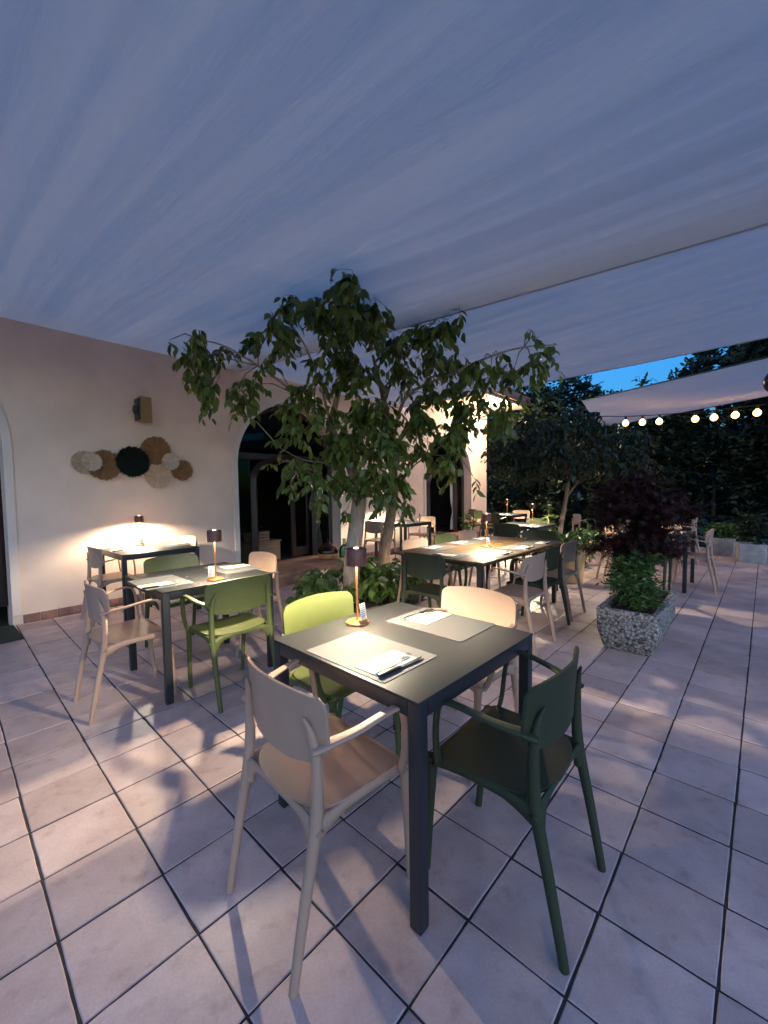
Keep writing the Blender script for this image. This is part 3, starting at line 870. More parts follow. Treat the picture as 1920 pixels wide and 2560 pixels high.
def setting(x, y, ang, where, full=True, nap=(0, 0, 0)):
    """placemat at (x,y), local +y points from the diner to the table centre"""
    global kn0
    z = .7405; a = R(ang)
    link('placemat', mat_me, None, (x, y, z), a, 'grey woven placemat ' + where, 'placemat', 'placemats')
    T = Matrix.Translation((x, y, 0)) @ Matrix.Rotation(a, 4, 'Z')
    p = T @ Vector((nap[0], nap[1], 0))
    n = link('napkin', nap_me, None, (p.x, p.y, z + .0020), a + R(nap[2]), 'cream paper napkin under cutlery ' + where, 'napkin', 'napkins')
    link('printed_patch', spot_me, n, (-.05, -.012, .00245))
    if not full: return
    q = T @ Vector((nap[0], nap[1], 0)) + Matrix.Rotation(a + R(nap[2]), 3, 'Z') @ Vector((.0, -.064, 0))
    loc = (q.x, q.y, z + .0018)
    lab = 'dark handled knife ' + where
    if kn0 is None:
        kn0 = thing('table_knife', lab, 'knife', loc, a + R(nap[2] - 3), 'table knives'); mk_knife(kn0)
    else: dup(kn0, loc, a + R(nap[2] - 3), lab, 'table knives')
    q = T @ Vector((nap[0], nap[1], 0)) + Matrix.Rotation(a + R(nap[2]), 3, 'Z') @ Vector((.005, -.028, 0))
    link('fork', fork_me, None, (q.x, q.y, z + .0046), a + R(nap[2] + 3), 'steel fork ' + where, 'fork', 'forks')


setting(-.06, 1.57, -43, 'at the near left edge of the foreground table', True, (.113, -.026, 90))
setting(.26, 1.925, 137, 'at the far right edge of the foreground table', True, (.089, -.034, 90))
setting(-1.60, 2.90, -43, 'at the near left edge of the second table', True, (.10, -.06, 90))
setting(-1.27, 3.40, 137, 'at the far edge of the second table', True, (.05, -.05, 90))
setting(-2.93, 4.62, -41, 'at the left end of the wall table', True, (.05, -.05, 90))
setting(-2.58, 5.03, 139, 'at the right end of the wall table', True, (.05, -.05, 90))
for dx, dy, an, w in [(-.75, 0, -43, 'at the near end of the long table'), (-.42, .34, 227, 'on the far side of the long table nearest the trunks'),
                      (.12, .34, 227, 'in the middle of the far side of the long table'), (.62, .34, 227, 'last on the far side of the long table'),
                      (-.38, -.34, 47, 'on the right side of the long table nearest the camera'), (.12, -.34, 47, 'in the middle of the right side of the long table'),
                      (.62, -.34, 47, 'last on the right of the long table by the pot')]:
    q = Vector((1.11, 4.52, 0)) + Matrix.Rotation(R(47), 3, 'Z') @ Vector((dx, dy, 0))
    setting(q.x, q.y, an, w, True, (.02, -.05, 5))
setting(2.30, 7.02, -43, 'on the bright table left of the second tree', False)
setting(2.82, 10.0, -43, 'on the farthest lit table near the corner', False)
setting(.22, 7.92, -43, 'on the table by the lit pillar', False)
setting(4.02, 5.60, 47, 'on the table behind the red maple', False)

# ================================================================ WALL THINGS
def woven_disc(s_, z, r, key, label, n_, spokes=64):
    b = MB()
    k = spokes
    for i in range(k):   # straw rays, each slightly proud or sunk, frayed at the rim
        a0 = 2 * math.pi * i / k; a1 = 2 * math.pi * (i + .86) / k
        rr = r * random.uniform(.93, 1.03); dn = random.uniform(0, .005)
        am = (a0 + a1) / 2
        def P(a, q, d): return (q * math.cos(a), -d, q * math.sin(a))
        dish = .03
        v = [P(a0, r * .12, .022 + dn), P(a1, r * .12, .022 + dn), P(a1, r * .6, .028 + dn), P(a0, r * .6, .028 + dn), P(a1, rr, .042 + dn), P(a0, rr, .042 + dn)]
        w = [(p[0], p[1] + .006, p[2]) for p in v]
        b.add(v + w, [(0, 1, 2, 3), (3, 2, 4, 5), (6, 9, 8, 7), (9, 11, 10, 8), (0, 3, 9, 6), (3, 5, 11, 9), (1, 7, 8, 2), (2, 8, 10, 4), (5, 4, 10, 11)])
    b2 = MB(); b2.lathe([(0, 0), (r * .16, 0), (r * .15, .008), (0, .012)], 20)
    b.add([(v[0], -v[2] - .018, v[1]) for v in b2.v], b2.f)
    # woven backing dish
    b3 = MB(); b3.lathe([(0, .010), (r * .6, .016), (r * .93, .028), (r * .93, .024), (r * .6, .012), (0, .006)], 40)
    b.add([(v[0], -v[2], v[1]) for v in b3.v], b3.f)
    b.build('woven_disc', M[key], None, smooth=0, loc=wp(s_, n_, z), rot=WA, label=label, cat='wall ornament', group='round straw wall discs')


woven_disc(.645, 1.735, .135, 'disc_peach', 'peach straw disc at the left end of the wall discs', .002)
woven_disc(.70, 1.742, .105, 'disc_pale', 'small pale disc overlapping the left brown disc', .052)
woven_disc(.835, 1.712, .180, 'disc_brown', 'brown straw disc left of the black disc', .012)
woven_disc(1.43, 1.595, .165, 'disc_peach', 'faint peach disc hanging lowest, below the upper brown disc', .002)
woven_disc(1.412, 1.918, .186, 'disc_brown', 'brown straw disc hanging highest of the wall discs', .010)
woven_disc(1.574, 1.785, .112, 'disc_pale', 'pale whitish disc between the two right brown discs', .050)
woven_disc(1.734, 1.674, .142, 'disc_brown', 'smallest brown disc at the right end of the wall discs', .012)
woven_disc(1.132, 1.763, .192, 'disc_black', 'black woven disc in the middle of the wall discs', .045, 96)

spk = thing('wall_speaker', 'bronze loudspeaker with black front mounted high on the wall above the discs', 'speaker', wp(1.27, 0.0, 2.40), WA)
b = MB(); b.prism([(-.085, -.225), (.06, -.20), (.075, -.05), (-.05, -.04)], -.155, .155)
for i in range(len(b.v)):
    v = b.v[i]; k = 1 - .12 * (abs(v[2]) > .15) * (v[1] > -.1); b.v[i] = (v[0], v[1], v[2] * k)
b.build('cabinet', M['speaker'], spk, smooth=20)
b = MB(); b.tube([(-.078, -.135, -.13), (-.078, -.135, .13)], [.098, .098], 16, [.16, .16], up=(0, 1, 0)); b.build('grille', M['black'], spk)
b = MB(); b.lathe([(0, 0), (.06, .006), (.05, .03), (0, .035)], 20); b.v = [(-.092 - v[2], -.135 + v[0], v[1]) for v in b.v]; b.build('cone', M['black'], spk)
b = MB(); b.box((.01, -.025, 0), (.05, .05, .10), .004); b.build('bracket', M['black'], spk)

# bracket lamp washing the corner wall (fixture sits behind the leaves)
wl_ = thing('ceiling_lamp', 'bright lamp under the eaves near the building corner, behind the leaves', 'lamp', wp(9.6, .85, WT - .002), WA)
b = MB(); b.lathe([(0, 0), (.085, 0), (.085, -.02), (.065, -.03), (0, -.03)], 24); b.build('housing', M['black'], wl_)
b = MB(); b.lathe([(.06, -.032), (.05, -.055), (.03, -.066), (0, -.07)], 20); b.build('globe', M['bulb'], wl_)
l = bpy.data.lights.new('eaves_light', 'POINT'); l.energy = 18; l.color = (1, .80, .55); l.shadow_soft_size = .06
o = bpy.data.objects.new('eaves_light', l); COL.objects.link(o); o.location = wp(9.6, .85, WT - .16)

# things inside the first door
cab = thing('side_cabinet', 'brown wooden cabinet just inside the first arched door', 'cabinet')
b = MB(); wbox(b, 2.78, 3.55, -.75, -.36, .175, .50, .004); b.build('body', M['crate'], cab)
b = MB(); wbox(b, 2.76, 3.57, -.77, -.34, .503, .525, .004); b.build('top', M['crate'], cab)
pt = thing('flower_pot', 'small terracotta pot on the cabinet inside the first door', 'pot', wp(2.97, -.46, .526))
b = MB(); b.lathe([(0, 0), (.062, 0), (.088, .12), (.098, .12), (.098, .155), (.086, .155), (.078, .13), (0, .13)], 20); b.build('pot', M['terra'], pt)
cr_ = thing('wooden_crate', 'small wooden crate beside the terracotta pot inside the first door', 'crate', wp(3.22, -.47, .526), WA)
for i in range(3):
    b = MB()
    for yy in (-.09, .09): b.box((0, yy, .03 + i * .055), (.25, .012, .045), .002)
    b.build('slat', M['crate'], cr_)
b = MB()
for xx in (-.12, .12):
    b.box((xx, 0, .083), (.012, .165, .165), .002)
b.build('end_board', M['crate'], cr_)
for i, (xx, hh) in enumerate(((-.05, .27), (.04, .25))):
    b = MB(); b.lathe([(0, 0), (.03, 0), (.032, hh * .6), (.012, hh * .78), (.012, hh), (0, hh)], 14)
    b.build('bottle', M['glass_amber'], None, loc=wp(3.22 + xx, -.47, .53), label=('taller' if i == 0 else 'shorter') + ' clear bottle standing in the wooden crate inside the door', cat='bottle', group='bottles in the crate')
dj = thing('demijohn', 'round clear glass demijohn in the doorway of the first arch', 'demijohn', wp(4.10, .28, .178))
b = MB(); b.lathe([(0, 0), (.12, 0), (.165, .05), (.175, .12), (.15, .2), (.08, .255), (.032, .285), (.03, .34), (.036, .345), (.036, .36), (.024, .36)], 28); b.build('glass_body', M['glass_amber'], dj)
b = MB(); b.lathe([(.126, .002), (.172, .05), (.182, .10), (.176, .10), (.165, .052), (.12, .004)], 28); b.build('basket', M['wood_light'], dj)
gb = thing('demijohn', 'green glass demijohn on the step right of the clear one', 'demijohn', wp(4.40, .38, .178))
b = MB(); b.lathe([(0, 0), (.085, 0), (.095, .02), (.095, .12), (.075, .18), (.032, .225), (.026, .31), (.032, .315), (.032, .33), (.02, .33)], 24); b.build('glass_body', M['glass_green'], gb)

# ================================================================ LEAVES
LEAF = np.array([(0, 0, 0), (.25, .20, .035), (.25, 0, -.01), (.25, -.20, .035), (.58, .235, .01), (.58, 0, -.04), (.58, -.235, .01), (1.0, 0, -.20), (.82, .11, -.07), (.82, -.11, -.07)])
LEAF_F = [(0, 2, 1), (0, 3, 2), (1, 2, 5, 4), (2, 3, 6, 5), (4, 5, 8), (5, 7, 8), (5, 6, 9), (5, 9, 7)]
NARROW = LEAF * np.array([1, .62, 1])
PALM = []


def star_leaf():
    v = [(0, 0, 0)]; f = []
    for k in range(5):
        a = R(-70 + 35 * k); L_ = (.7, .9, 1.0, .9, .7)[k]; i = len(v)
        v += [(L_ * .45 * math.cos(a - .16), L_ * .45 * math.sin(a - .16), 0), (L_ * math.cos(a), L_ * math.sin(a), -.12), (L_ * .45 * math.cos(a + .16), L_ * .45 * math.sin(a + .16), 0)]
        f.append((0, i, i + 1, i + 2))
    return np.array(v), f


STAR, STAR_F = star_leaf()


def frames(d, roll=0.6):
    n = len(d); d = d / np.linalg.norm(d, axis=1, keepdims=True)
    up = np.tile(np.array([0, 0, 1.0]), (n, 1)) + rng.normal(0, roll, (n, 3))
    s = np.cross(up, d); s /= np.linalg.norm(s, axis=1, keepdims=True) + 1e-9
    return d, s, np.cross(d, s)


def leaf_mesh(name, pos, d, size, m_, base=LEAF, faces=LEAF_F, roll=.6, z_max=None):
    d, s, nn = frames(d, roll); n = len(pos); k = len(base)
    P = pos[:, None, :] + size[:, None, None] * (base[None, :, 0:1] * d[:, None, :] + base[None, :, 1:2] * s[:, None, :] + base[None, :, 2:3] * nn[:, None, :])
    vs_ = P.reshape(-1, 3)
    me = bpy.data.meshes.new(name)
    fl = np.concatenate([np.array(f) for f in faces]); cnt = np.array([len(f) for f in faces])
    loops = (fl[None, :] + (np.arange(n) * k)[:, None]).ravel()
    cn = np.tile(cnt, n); st_ = np.concatenate([[0], np.cumsum(cn)[:-1]])
    me.vertices.add(len(vs_)); me.vertices.foreach_set('co', vs_.ravel())
    me.loops.add(len(loops)); me.loops.foreach_set('vertex_index', loops.astype(np.int32))
    me.polygons.add(len(cn)); me.polygons.foreach_set('loop_start', st_.astype(np.int32))
    me.polygons.foreach_set('use_smooth', np.ones(len(cn), bool))
    me.update(calc_edges=True); me.validate(); me.materials.append(m_); return me


def sprigs(clumps, per, llen, sl=.24, droop=.8, nleaf=7, spread=.9):
    """clumps: list of (centre, radii, weight). returns leaf pos, dirs, sizes and twig polylines"""
    pos = []; dirs = []; size = []; tw = []
    for c, rad, w in clumps:
        c = np.array(c); rad = np.array(rad)
        for _ in range(max(1, int(round(per * w)))):
            q = rng.normal(0, 1, 3); q /= np.linalg.norm(q); q *= rng.random() ** .45
            p = c + q * rad * .85
            o = q * rad / max(rad) ; o[2] *= .4
            dr = o / (np.linalg.norm(o) + 1e-6) * spread + rng.normal(0, .35, 3); dr[2] -= droop * .35
            dr /= np.linalg.norm(dr)
            L_ = sl * rng.uniform(.6, 1.25); pts = []
            k = nleaf + int(rng.integers(-2, 3)); side = 1
            x = p - dr * L_ * .4
            for i in range(k):
                t = i / max(1, k - 1); y = x + dr * L_ * t + np.array([0, 0, -droop * .22 * L_ * t * t * 2])
                pts.append(y)
                lat = np.cross(dr, [0, 0, 1]); lat /= np.linalg.norm(lat) + 1e-6
                dd = dr * .5 + lat * side * .75 + np.array([0, 0, -droop]) + rng.normal(0, .28, 3)
                side = -side
                pos.append(y); dirs.append(dd); size.append(llen * rng.uniform(.7, 1.2))
            tw.append(pts)
    return np.array(pos), np.array(dirs), np.array(size), tw


def twig_mesh(name, polys, r, m_, parent):
    b = MB()
    for p in polys:
        if len(p) > 2: p = [p[0], p[len(p) // 2], p[-1]]
        b.tube([tuple(q) for q in p], [r] * (len(p) - 1) + [r * .5], 3, caps=False)
    o = b.build(name, m_, parent); return o


# ---------------------------------------------------------------- the fig tree under the sails
fig = thing('fig_tree', 'large leafy weeping fig with two pale trunks growing through the terrace', 'tree')
T1 = [(-.42, 5.05, -.05), (-.40, 5.02, .5), (-.33, 4.98, 1.0), (-.30, 4.95, 1.35), (-.42, 4.92, 1.75), (-.60, 4.90, 2.1), (-.50, 4.75, 2.5), (-.35, 4.4, 2.85)]
T2 = [(-.03, 5.35, -.05), (.0, 5.32, .55), (.08, 5.28, 1.0), (.13, 5.22, 1.4), (.10, 5.1, 1.9), (.02, 4.95, 2.4), (-.1, 4.6, 2.85)]
b = MB(); b.tube(T1, [.115, .10, .092, .085, .06, .045, .03, .015], 14, smooth=4); b.build('trunk', M['bark'], fig, smooth=60)
b = MB(); b.tube(T2, [.09, .075, .066, .058, .045, .03, .015], 12, smooth=4); tr2 = b.build('trunk', M['bark2'], fig, smooth=60)
LIMB = [[(T2[4][0], T2[4][1], T2[4][2] - .2), at(1010, 1000, 4.95), at(1130, 935, 4.7), at(1230, 890, 4.55), at(1310, 868, 4.5), at(1392, 862, 4.45)],
        [T1[4], at(790, 1070, 4.9), at(735, 985, 4.75), at(645, 915, 4.6), at(560, 865, 4.5), at(500, 850, 4.45)],
        [T1[5], at(800, 960, 4.7), at(760, 860, 4.3), at(720, 800, 4.0)],
        [T1[6], at(870, 850, 4.3), at(872, 740, 3.6)],
        [T2[5], at(1000, 900, 4.5), at(1080, 810, 4.1)],
        [T1[3], at(830, 1165, 4.8), at(760, 1150, 4.6), at(700, 1120, 4.5)],
        [T1[3], at(930, 1230, 4.8), at(985, 1180, 4.7), at(1040, 1120, 4.6)],
        [at(800, 1180, 4.6), at(745, 1165, 4.5), at(690, 1145, 4.45)],
        [T2[3], at(1040, 1160, 4.9), at(1110, 1110, 4.8), at(1160, 1080, 4.8)]]
for li, p in enumerate(LIMB):
    b = MB(); b.tube([tuple(q) for q in p], [(.024, .022, .018, .02, .02, .011, .012, .007, .011)[li] * (1 - .75 * i / (len(p) - 1)) for i in range(len(p))], 8, smooth=4); b.build('branch', M['bark2' if li > 2 else 'bark'], fig, smooth=60)
KD = 1920 / 1659
CL = """755 600 34 28;740 640 55 34;765 690 75 45;800 650 30 40;640 655 45 28;590 695 45 40;560 735 28 30;695 655 38 34;620 730 40 26
430 720 34 22;400 745 14 18;430 785 42 38;475 760 40 26;460 830 34 34;505 850 38 34;510 885 12 16;575 780 26 18;540 830 26 26;366 735 8 10;415 820 18 18
720 760 55 44;690 800 34 34;770 800 75 52;850 725 55 44;905 705 55 34;960 690 42 28;993 668 14 14;935 760 52 42;880 800 40 38;985 790 45 30;1040 785 38 24
1060 810 46 24;1110 800 36 30;1150 785 34 34;1190 765 20 22;1140 715 16 12;1165 730 10 12;1080 770 22 14
620 880 40 36;640 935 50 40;665 855 45 36;700 900 50 40;640 1000 55 22;597 1005 18 18;628 1050 28 22;685 1040 45 36;725 980 36 54;742 1040 36 36;668 1092 20 18;745 1110 12 14
800 900 66 56;835 960 55 46;805 1030 55 36;850 1040 36 36;830 1078 18 22;876 1095 16 18;760 950 40 50
900 900 55 36;930 850 55 36;965 930 40 40;995 880 36 36;965 985 36 28;977 1025 8 20;1040 870 42 22;1000 840 45 24;1065 905 18 28;905 980 26 26;1100 860 30 16;1030 1040 10 8;1075 925 14 14;1005 925 20 24;1085 890 16 20""".replace('\n', ';')
clumps = []
for it in CL.split(';'):
    x, y, a, b_ = [float(q) for q in it.split()]
    px, py = x * KD, y * KD
    elev = (1225 - py) / F_PX
    dist = 4.62 + rng.normal(0, .2)
    if elev > .02: dist = min(dist, 1.66 / elev - .02)
    dist = max(3.15, dist)
    c = at(px, py, dist); k = dist / F_PX * KD
    rx_, rz_ = a * k, b_ * k
    clumps.append((tuple(c), (rx_ * .95, max(.08, min(rx_, .30)), rz_ * .95), (a * b_) / 1800.0 * (0.6 if (y > 860 and x < 705) else 1.9 if (y > 860 and 770 < x < 910) else 1.45 if y > 860 else 1.0)))
pos, dirs, size, tw = sprigs(clumps, 12.5, .116, .20, 1.0, 7)
zs_ = np.array([z1f(*sn(p)) for p in pos]) - .05
pos[:, 2] = np.minimum(pos[:, 2], zs_ - np.abs(rng.normal(0, .04, len(pos))) * (pos[:, 2] > zs_))
order = np.argsort(np.linalg.norm(pos - np.array([0, 0, HC]), axis=1) - size * 8)
one = order[:300]; rest = order[300:]
print('fig leaves', len(pos))
leaf_me = []
for k in range(5):
    b = MB(); bs = LEAF.copy(); bs[:, 2] *= rng.uniform(.6, 1.8); bs[:, 1] *= rng.uniform(.9, 1.12)
    b.add(bs, LEAF_F); leaf_me.append(b.mesh('leaf', M['leaf_one'], 80))
D_, S_, N_ = frames(dirs[one], .6)
for i, ix in enumerate(one):
    o = link('leaf', leaf_me[i % 5], fig)
    mt = Matrix(((D_[i][0], S_[i][0], N_[i][0]), (D_[i][1], S_[i][1], N_[i][1]), (D_[i][2], S_[i][2], N_[i][2]))).to_4x4()
    o.matrix_local = Matrix.Translation(pos[ix]) @ mt @ Matrix.Scale(size[ix], 4)
link('foliage', leaf_mesh('foliage', pos[rest], dirs[rest], size[rest], M['leaf']), fig, kind='stuff')
nodes = [Vector(q) for p in LIMB for q in p] + [Vector(p) for p in T1[3:]] + [Vector(p) for p in T2[3:]]
link_tw = []
for c, rad, w in clumps:
    c = Vector(c); q = min(nodes, key=lambda n_: (n_ - c).length + (.3 if n_.z > c.z else 0))
    midp = (q + c) / 2 + Vector((0, 0, .06)); link_tw.append([q, midp, c])
twig_mesh('twigs', tw, .0022, M['bark2'], fig)['kind'] = 'stuff'
twig_mesh('twigs', link_tw, .007, M['bark2'], fig)['kind'] = 'stuff'

# planting bed under the fig
so = MB()
for x, y, r in BED:
    so.prism([(x + r * math.cos(t * math.pi / 12), y + r * math.sin(t * math.pi / 12)) for t in range(24)], -.05 + .001 * r, -.002 + .004 * r)
so.build('bed_soil', M['soil'], terrace, smooth=0)
cl = []
for i in range(46):
    x = rng.uniform(-1.0, .40); y = rng.uniform(4.55, 5.75)
    if math.hypot(x + .42, y - 5.05) < .62 or math.hypot(x + .02, y - 5.35) < .55: cl.append(((x, y, rng.uniform(.06, .42)), (.12, .12, .09), 1))
pos, dirs, size, tw = sprigs(cl, 5, .125, .16, .55, 6)
pos[:, 2] = np.maximum(pos[:, 2], .03)
gc = link('ground_cover', leaf_mesh('ground_cover', pos, dirs, size, M['leaf_bed'], LEAF * np.array([1, 1.35, 1])), kind='stuff',
          label='glossy green ground cover under the fig trunks', cat='plants')


# ---------------------------------------------------------------- generic shrubs and trees
def plant(name, label, cat, base, clumps, per, llen, m_, trunk=None, sl=.2, droop=.3, nleaf=7, bs=LEAF, fs=LEAF_F, group=None, spread=.9, bark='bark2', tw_r=0.0, roll=.6):
    t = thing(name, label, cat, (0, 0, 0), 0, group)
    pos, dirs, size, tw = sprigs(clumps, per, llen, sl, droop, nleaf, spread)
    pos[:, 2] = np.maximum(pos[:, 2], .02)
    link('crown' if trunk else 'foliage', leaf_mesh(name, pos, dirs, size, m_, bs, fs, roll), t)
    if trunk:
        for P, r0, r1 in trunk:
            b = MB(); b.tube(P, [r0 + (r1 - r0) * i / (len(P) - 1) for i in range(len(P))], 8, smooth=3); b.build('trunk' if r0 > .03 else 'branch', M[bark], t, smooth=60)
    if tw_r: twig_mesh('twigs', tw, tw_r, M['bark2'], t)['kind'] = 'stuff'
    return t


# second tree
cl = []
for i in range(105):
    a = rng.uniform(0, 2 * math.pi); q = rng.random() ** .6; e = rng.uniform(-.5, 1)
    x = 3.35 + 1.35 * q * math.cos(a); y = 7.55 + 1.1 * q * math.sin(a); z = 2.15 + .72 * e * math.sqrt(1 - q * q * .8) - .28 * q
    cl.append(((x, y, z), (.25, .25, .2), 1))
plant('weeping_fig', 'dark weeping fig with a slim leaning trunk beyond the long table', 'tree', None, cl, 9, .095, M['leaf_dark'],
      [([(3.24, 7.6, -.05), (3.27, 7.6, .6), (3.36, 7.58, 1.2), (3.4, 7.55, 1.8), (3.35, 7.55, 2.4)], .055, .018), ([(3.36, 7.58, 1.2), (3.75, 7.5, 1.75), (4.1, 7.45, 2.1)], .022, .008),
       ([(3.4, 7.55, 1.6), (3.0, 7.4, 2.1), (2.7, 7.3, 2.4)], .02, .008)], .22, .9, 8)
cl = [((3.28 + .32 * math.cos(t), 7.6 + .32 * math.sin(t), .25), (.16, .16, .16), 1) for t in np.linspace(0, 6, 9)]
plant('bed_shrub', 'low leafy shrub around the foot of the second tree', 'shrub', None, cl, 8, .11, M['leaf_shrub'], None, .2, .4, 7)
cl = [((2.95, 7.35, .55 + .16 * i), (.07, .07, .08), 1) for i in range(4)]
plant('leafy_seedling', 'upright yellow green seedling left of the second trunk', 'plant', None, cl, 4, .10, M['leaf_bed'], [([(2.95, 7.35, 0), (2.95, 7.35, 1.05)], .012, .006)], .12, .1, 6)

# tall pot with an arching plant
pp = thing('plant_pot', 'tall sand coloured pot beside the brown chair of the long table', 'pot', (2.72, 5.92, 0))
b = MB(); b.lathe([(0, 0), (.13, 0), (.15, .02), (.17, .40), (.185, .44), (.185, .485), (.165, .485), (.155, .43), (0, .43)], 24); b.build('pot', M['sandpot'], pp)
cl = [((2.72 + .22 * math.cos(t), 5.92 + .22 * math.sin(t), .66 + .08 * math.sin(3 * t)), (.16, .16, .13), 1) for t in np.linspace(0, 6.28, 9)]
plant('arching_plant', 'arching long leafed plant growing out of the sand coloured pot', 'plant', None, cl, 7, .14, M['leaf_shrub'], None, .22, .5, 7, NARROW)

# planter with shrub and red maple
PA = R(48.0)
pd = Vector((math.cos(PA), math.sin(PA), 0)); pe = Vector((math.sin(PA), -math.cos(PA), 0))
pbase = Vector((2.0, 3.35, 0)) + pd * .46


def trough(label, c, ang, lx, ly, h, flare, key, name='stone_planter', bev=.012, group=None):
    t = thing(name, label, 'planter', (c[0], c[1], 0), ang, group)
    b = MB(); rings = []
    def ring(z, ex, ey, rad=.035):
        o = []
        for sx, sy, a0 in ((1, 1, 0), (-1, 1, 90), (-1, -1, 180), (1, -1, 270)):
            for k in range(4):
                a = R(a0 + 30 * k); o.append((sx * (ex - rad) + rad * math.cos(a), sy * (ey - rad) + rad * math.sin(a), z))
        return o
    ex, ey = lx / 2, ly / 2
    prof = [(.0, ex, ey), (.03, ex + flare * .35, ey + flare * .35), (h * .45, ex + flare * .85, ey + flare * .85), (h - .015, ex + flare, ey + flare), (h, ex + flare - .01, ey + flare - .01),
            (h, ex + flare - .05, ey + flare - .05), (h - .10, ex + flare - .055, ey + flare - .055)]
    vs_ = []; 
    for z, a, c_ in prof: vs_ += ring(z, a, c_)
    n = 16; fs = [tuple(range(n))[::-1]]
    for i in range(len(prof) - 1):
        for k in range(n): fs.append((i * n + k, i * n + (k + 1) % n, (i + 1) * n + (k + 1) % n, (i + 1) * n + k))
    b.add(vs_, fs); b.build('trough', M[key], t, smooth=40)
    b = MB(); b.prism([(p[0], p[1]) for p in ring(0, ex + flare - .054, ey + flare - .054)], h - .16, h - .055); b.build('soil', M['soil'], t)
    return t


trough('washed pebble concrete planter holding the green shrub and red maple', (pbase.x, pbase.y), PA, .90, .33, .355, .065, 'pebble')
cl = []
for i in range(60):
    a = rng.uniform(-.42, .08); w = rng.uniform(-.12, .12); z = rng.uniform(.36, .78)
    q = pbase + pd * a + pe * w; cl.append(((q.x, q.y, z), (.09, .09, .08), 1))
plant('green_shrub', 'bushy green shrub in the front of the pebble planter', 'shrub', None, cl, 9, .056, M['leaf_shrub'], None, .105, -.15, 9, NARROW)
q = pbase + pd * .06; cl = []
for i in range(95):
    a = rng.uniform(0, 6.283); w = rng.random() ** .55; z = rng.uniform(-.4, .5)
    x = q.x + .37 * w * math.cos(a) + .0; y = q.y + .37 * w * math.sin(a) + .06; cl.append(((x, y, 1.10 + z * .85 * math.sqrt(1 - w * w * .7) - .12 * w), (.14, .14, .05), 1))
plant('red_maple', 'small dark red maple rising from the back of the pebble planter', 'tree', None, cl, 8, .055, M['leaf_maple'],
      [([(q.x, q.y, .28), (q.x + .03, q.y + .06, .7), (q.x + .08, q.y + .15, 1.1)], .032, .012), ([(q.x + .03, q.y + .06, .7), (q.x + .3, q.y + .2, 1.1)], .014, .006), ([(q.x + .03, q.y + .06, .7), (q.x - .2, q.y + .3, 1.15)], .014, .006)],
      .14, .35, 9, STAR, STAR_F)

# far planters along the hedge
for i, (x, y, lab, h2) in enumerate([(6.68, 8.10, 'pale concrete planter farther from the camera, under a light green shrub', .35), (6.55, 7.30, 'grey concrete planter at the right edge with a tall dark shrub', .34),
                                     (5.9, 9.2, 'concrete planter half hidden behind the maple, along the hedge', .35)]):
    trough(lab, (x, y), GA - math.pi / 2 + .12, .34, .36, h2, .03, 'concrete', group='concrete planters along the hedge')
    cl = [((x + rng.uniform(-.16, .16), y + rng.uniform(-.16, .16), rng.uniform(.40, .62 + .3 * (i == 1))), (.1, .1, .09), 1) for _ in range(14)]
    plant('potted_shrub', ('light green shrub in the pale far planter', 'tall dark shrub in the grey planter at the right edge', 'shrub in the planter behind the maple')[i], 'shrub', None, cl, 6, .085, M['leaf_shrub'] if i != 1 else M['leaf_dark'], None, .16, .1, 7)
# plant by the second door
cl = [(tuple(wp(9.25, .15, .3 + .12 * k)), (.15, .13, .12), 1) for k in range(4)]
plant('door_plant', 'dark leafy plant standing in front of the second arched door', 'plant', None, cl, 7, .09, M['leaf_shrub'], None, .2, .3, 7)

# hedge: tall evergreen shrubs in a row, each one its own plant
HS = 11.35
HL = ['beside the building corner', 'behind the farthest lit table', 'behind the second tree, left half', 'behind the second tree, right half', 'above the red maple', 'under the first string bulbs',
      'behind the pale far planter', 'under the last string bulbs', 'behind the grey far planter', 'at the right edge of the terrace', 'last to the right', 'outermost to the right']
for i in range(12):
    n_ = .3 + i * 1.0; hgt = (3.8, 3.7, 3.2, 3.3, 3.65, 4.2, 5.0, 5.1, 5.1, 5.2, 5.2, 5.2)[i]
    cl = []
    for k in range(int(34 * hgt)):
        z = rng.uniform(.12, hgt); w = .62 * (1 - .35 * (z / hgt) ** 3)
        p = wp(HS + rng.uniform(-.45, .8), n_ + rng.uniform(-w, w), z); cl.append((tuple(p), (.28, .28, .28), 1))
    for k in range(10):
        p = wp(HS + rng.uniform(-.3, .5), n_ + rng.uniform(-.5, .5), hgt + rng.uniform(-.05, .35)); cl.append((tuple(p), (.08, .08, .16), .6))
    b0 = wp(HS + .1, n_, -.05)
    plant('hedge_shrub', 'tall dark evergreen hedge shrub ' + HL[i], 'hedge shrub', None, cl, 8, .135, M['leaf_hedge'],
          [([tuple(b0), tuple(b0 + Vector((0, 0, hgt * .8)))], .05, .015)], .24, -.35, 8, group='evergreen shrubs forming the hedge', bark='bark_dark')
# far wooded slope closing the view under the sky
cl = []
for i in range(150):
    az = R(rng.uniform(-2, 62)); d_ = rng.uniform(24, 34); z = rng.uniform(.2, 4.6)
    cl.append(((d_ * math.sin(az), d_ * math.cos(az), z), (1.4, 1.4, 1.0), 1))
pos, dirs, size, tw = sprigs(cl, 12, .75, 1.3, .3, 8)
link('wooded_slope', leaf_mesh('wooded_slope', pos, dirs, size, M['leaf_dark']), kind='stuff', label='dark far trees closing the view behind the hedge', cat='trees')
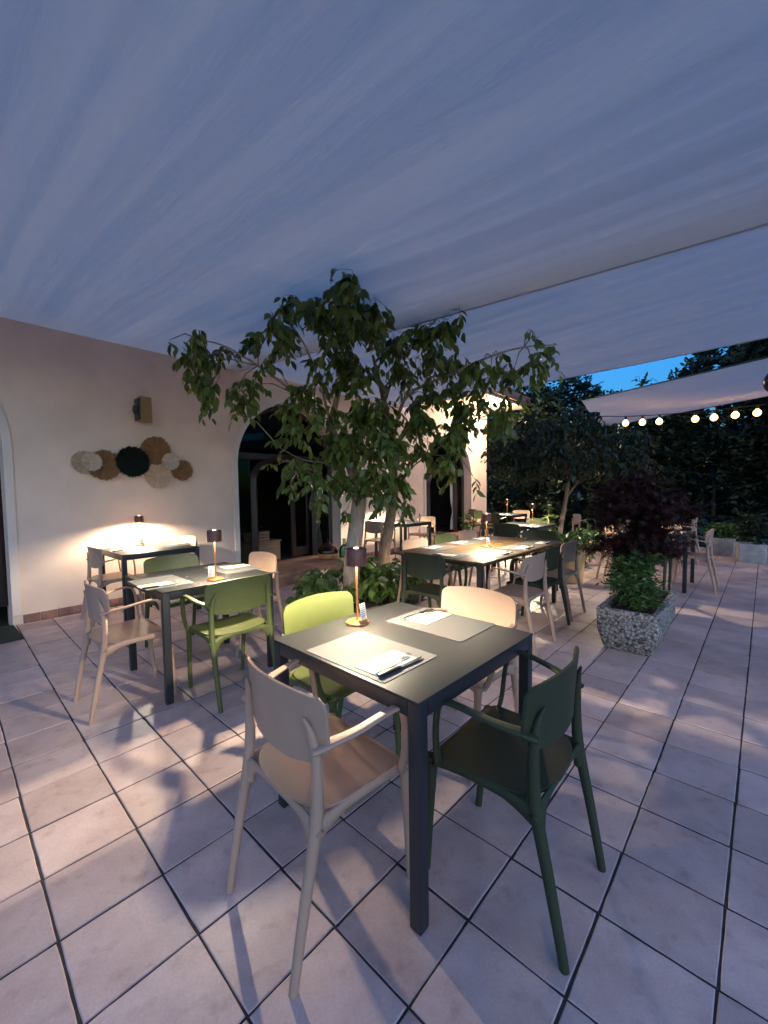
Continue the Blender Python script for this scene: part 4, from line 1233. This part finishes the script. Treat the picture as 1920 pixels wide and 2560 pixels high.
# trees beyond the hedge
for i, (s_, n_, hh, rr, lab) in enumerate([(14.2, .2, 4.9, 1.6, 'dark tree beyond the hedge above the roof end'), (15.0, 1.1, 5.3, 1.1, 'dark blue tree beyond the hedge left of the sky gap'),
                                           (14.4, 6.6, 6.6, 1.6, 'tall dark tree beyond the hedge right of the sky gap')]):
    cl = []
    for k in range(60):
        a = rng.uniform(0, 6.283); q = rng.random() ** .6; e = rng.uniform(-1, 1)
        p = wp(s_ + rr * q * math.cos(a), n_ + rr * q * math.sin(a), hh - 1.3 + 1.5 * e * math.sqrt(1 - q * q * .8)); cl.append((tuple(p), (.4, .4, .35), 1))
    b0 = wp(s_, n_, -.05)
    plant('evergreen_tree', lab, 'tree', None, cl, 9, .16, M['leaf_dark'], [([tuple(b0), tuple(b0 + Vector((.1, .1, hh * .7)))], .12, .04)], .4, .1, 8)

# ---------------------------------------------------------------- string lights
sl_ = thing('string_lights', 'string of warm round bulbs hanging in front of the hedge', 'string lights')
BX = [(1564, 1058), (1606, 1056), (1648, 1054), (1738, 1048), (1785, 1044), (1838, 1038), (1893, 1032), (1960, 1024)]
pts = [at(x, y, 9.6) for x, y in BX]
cb = MB(); cbp = [at(1480, 1040, 9.6)]
for p in pts: cbp.append(p + Vector((0, 0, .13)))
cb.tube(cbp, .008, 5); cb.build('cable', M['cable'], sl_)
for p in pts:
    b = MB(); b.lathe([(0, -.058), (.028, -.051), (.05, -.028), (.057, 0), (.051, .028), (.03, .05), (.018, .066), (0, .066)], 16); bo = b.build('bulb', M['bulb'], sl_, loc=p)  # globes built oversized, standing in for the glow round each bulb
    b = MB(); b.lathe([(0, .065), (.024, .065), (.024, .12), (.01, .13), (0, .13)], 10); b.build('socket', M['cable'], bo)

# speaker on the post at the right edge
ps = at(1936, 955, 6.2)
sp2 = thing('post_speaker', 'dark rounded loudspeaker on a post at the right edge', 'speaker', ps)
b = MB(); b.lathe([(0, -.10), (.06, -.09), (.095, -.03), (.095, .04), (.06, .10), (0, .105)], 18); b.build('housing', M['black'], sp2)
b = MB(); b.tube([(.16, .02, -ps.z), (.16, .02, .45)], .03, 10); b.build('post', M['metal_dark'], sp2)
b = MB(); b.box((.09, .01, .0), (.14, .03, .03), .004); b.build('bracket', M['metal_dark'], sp2)
print('objects', len(bpy.data.objects), 'tris~', sum(len(o.data.polygons) for o in bpy.data.objects if o.type == 'MESH'))
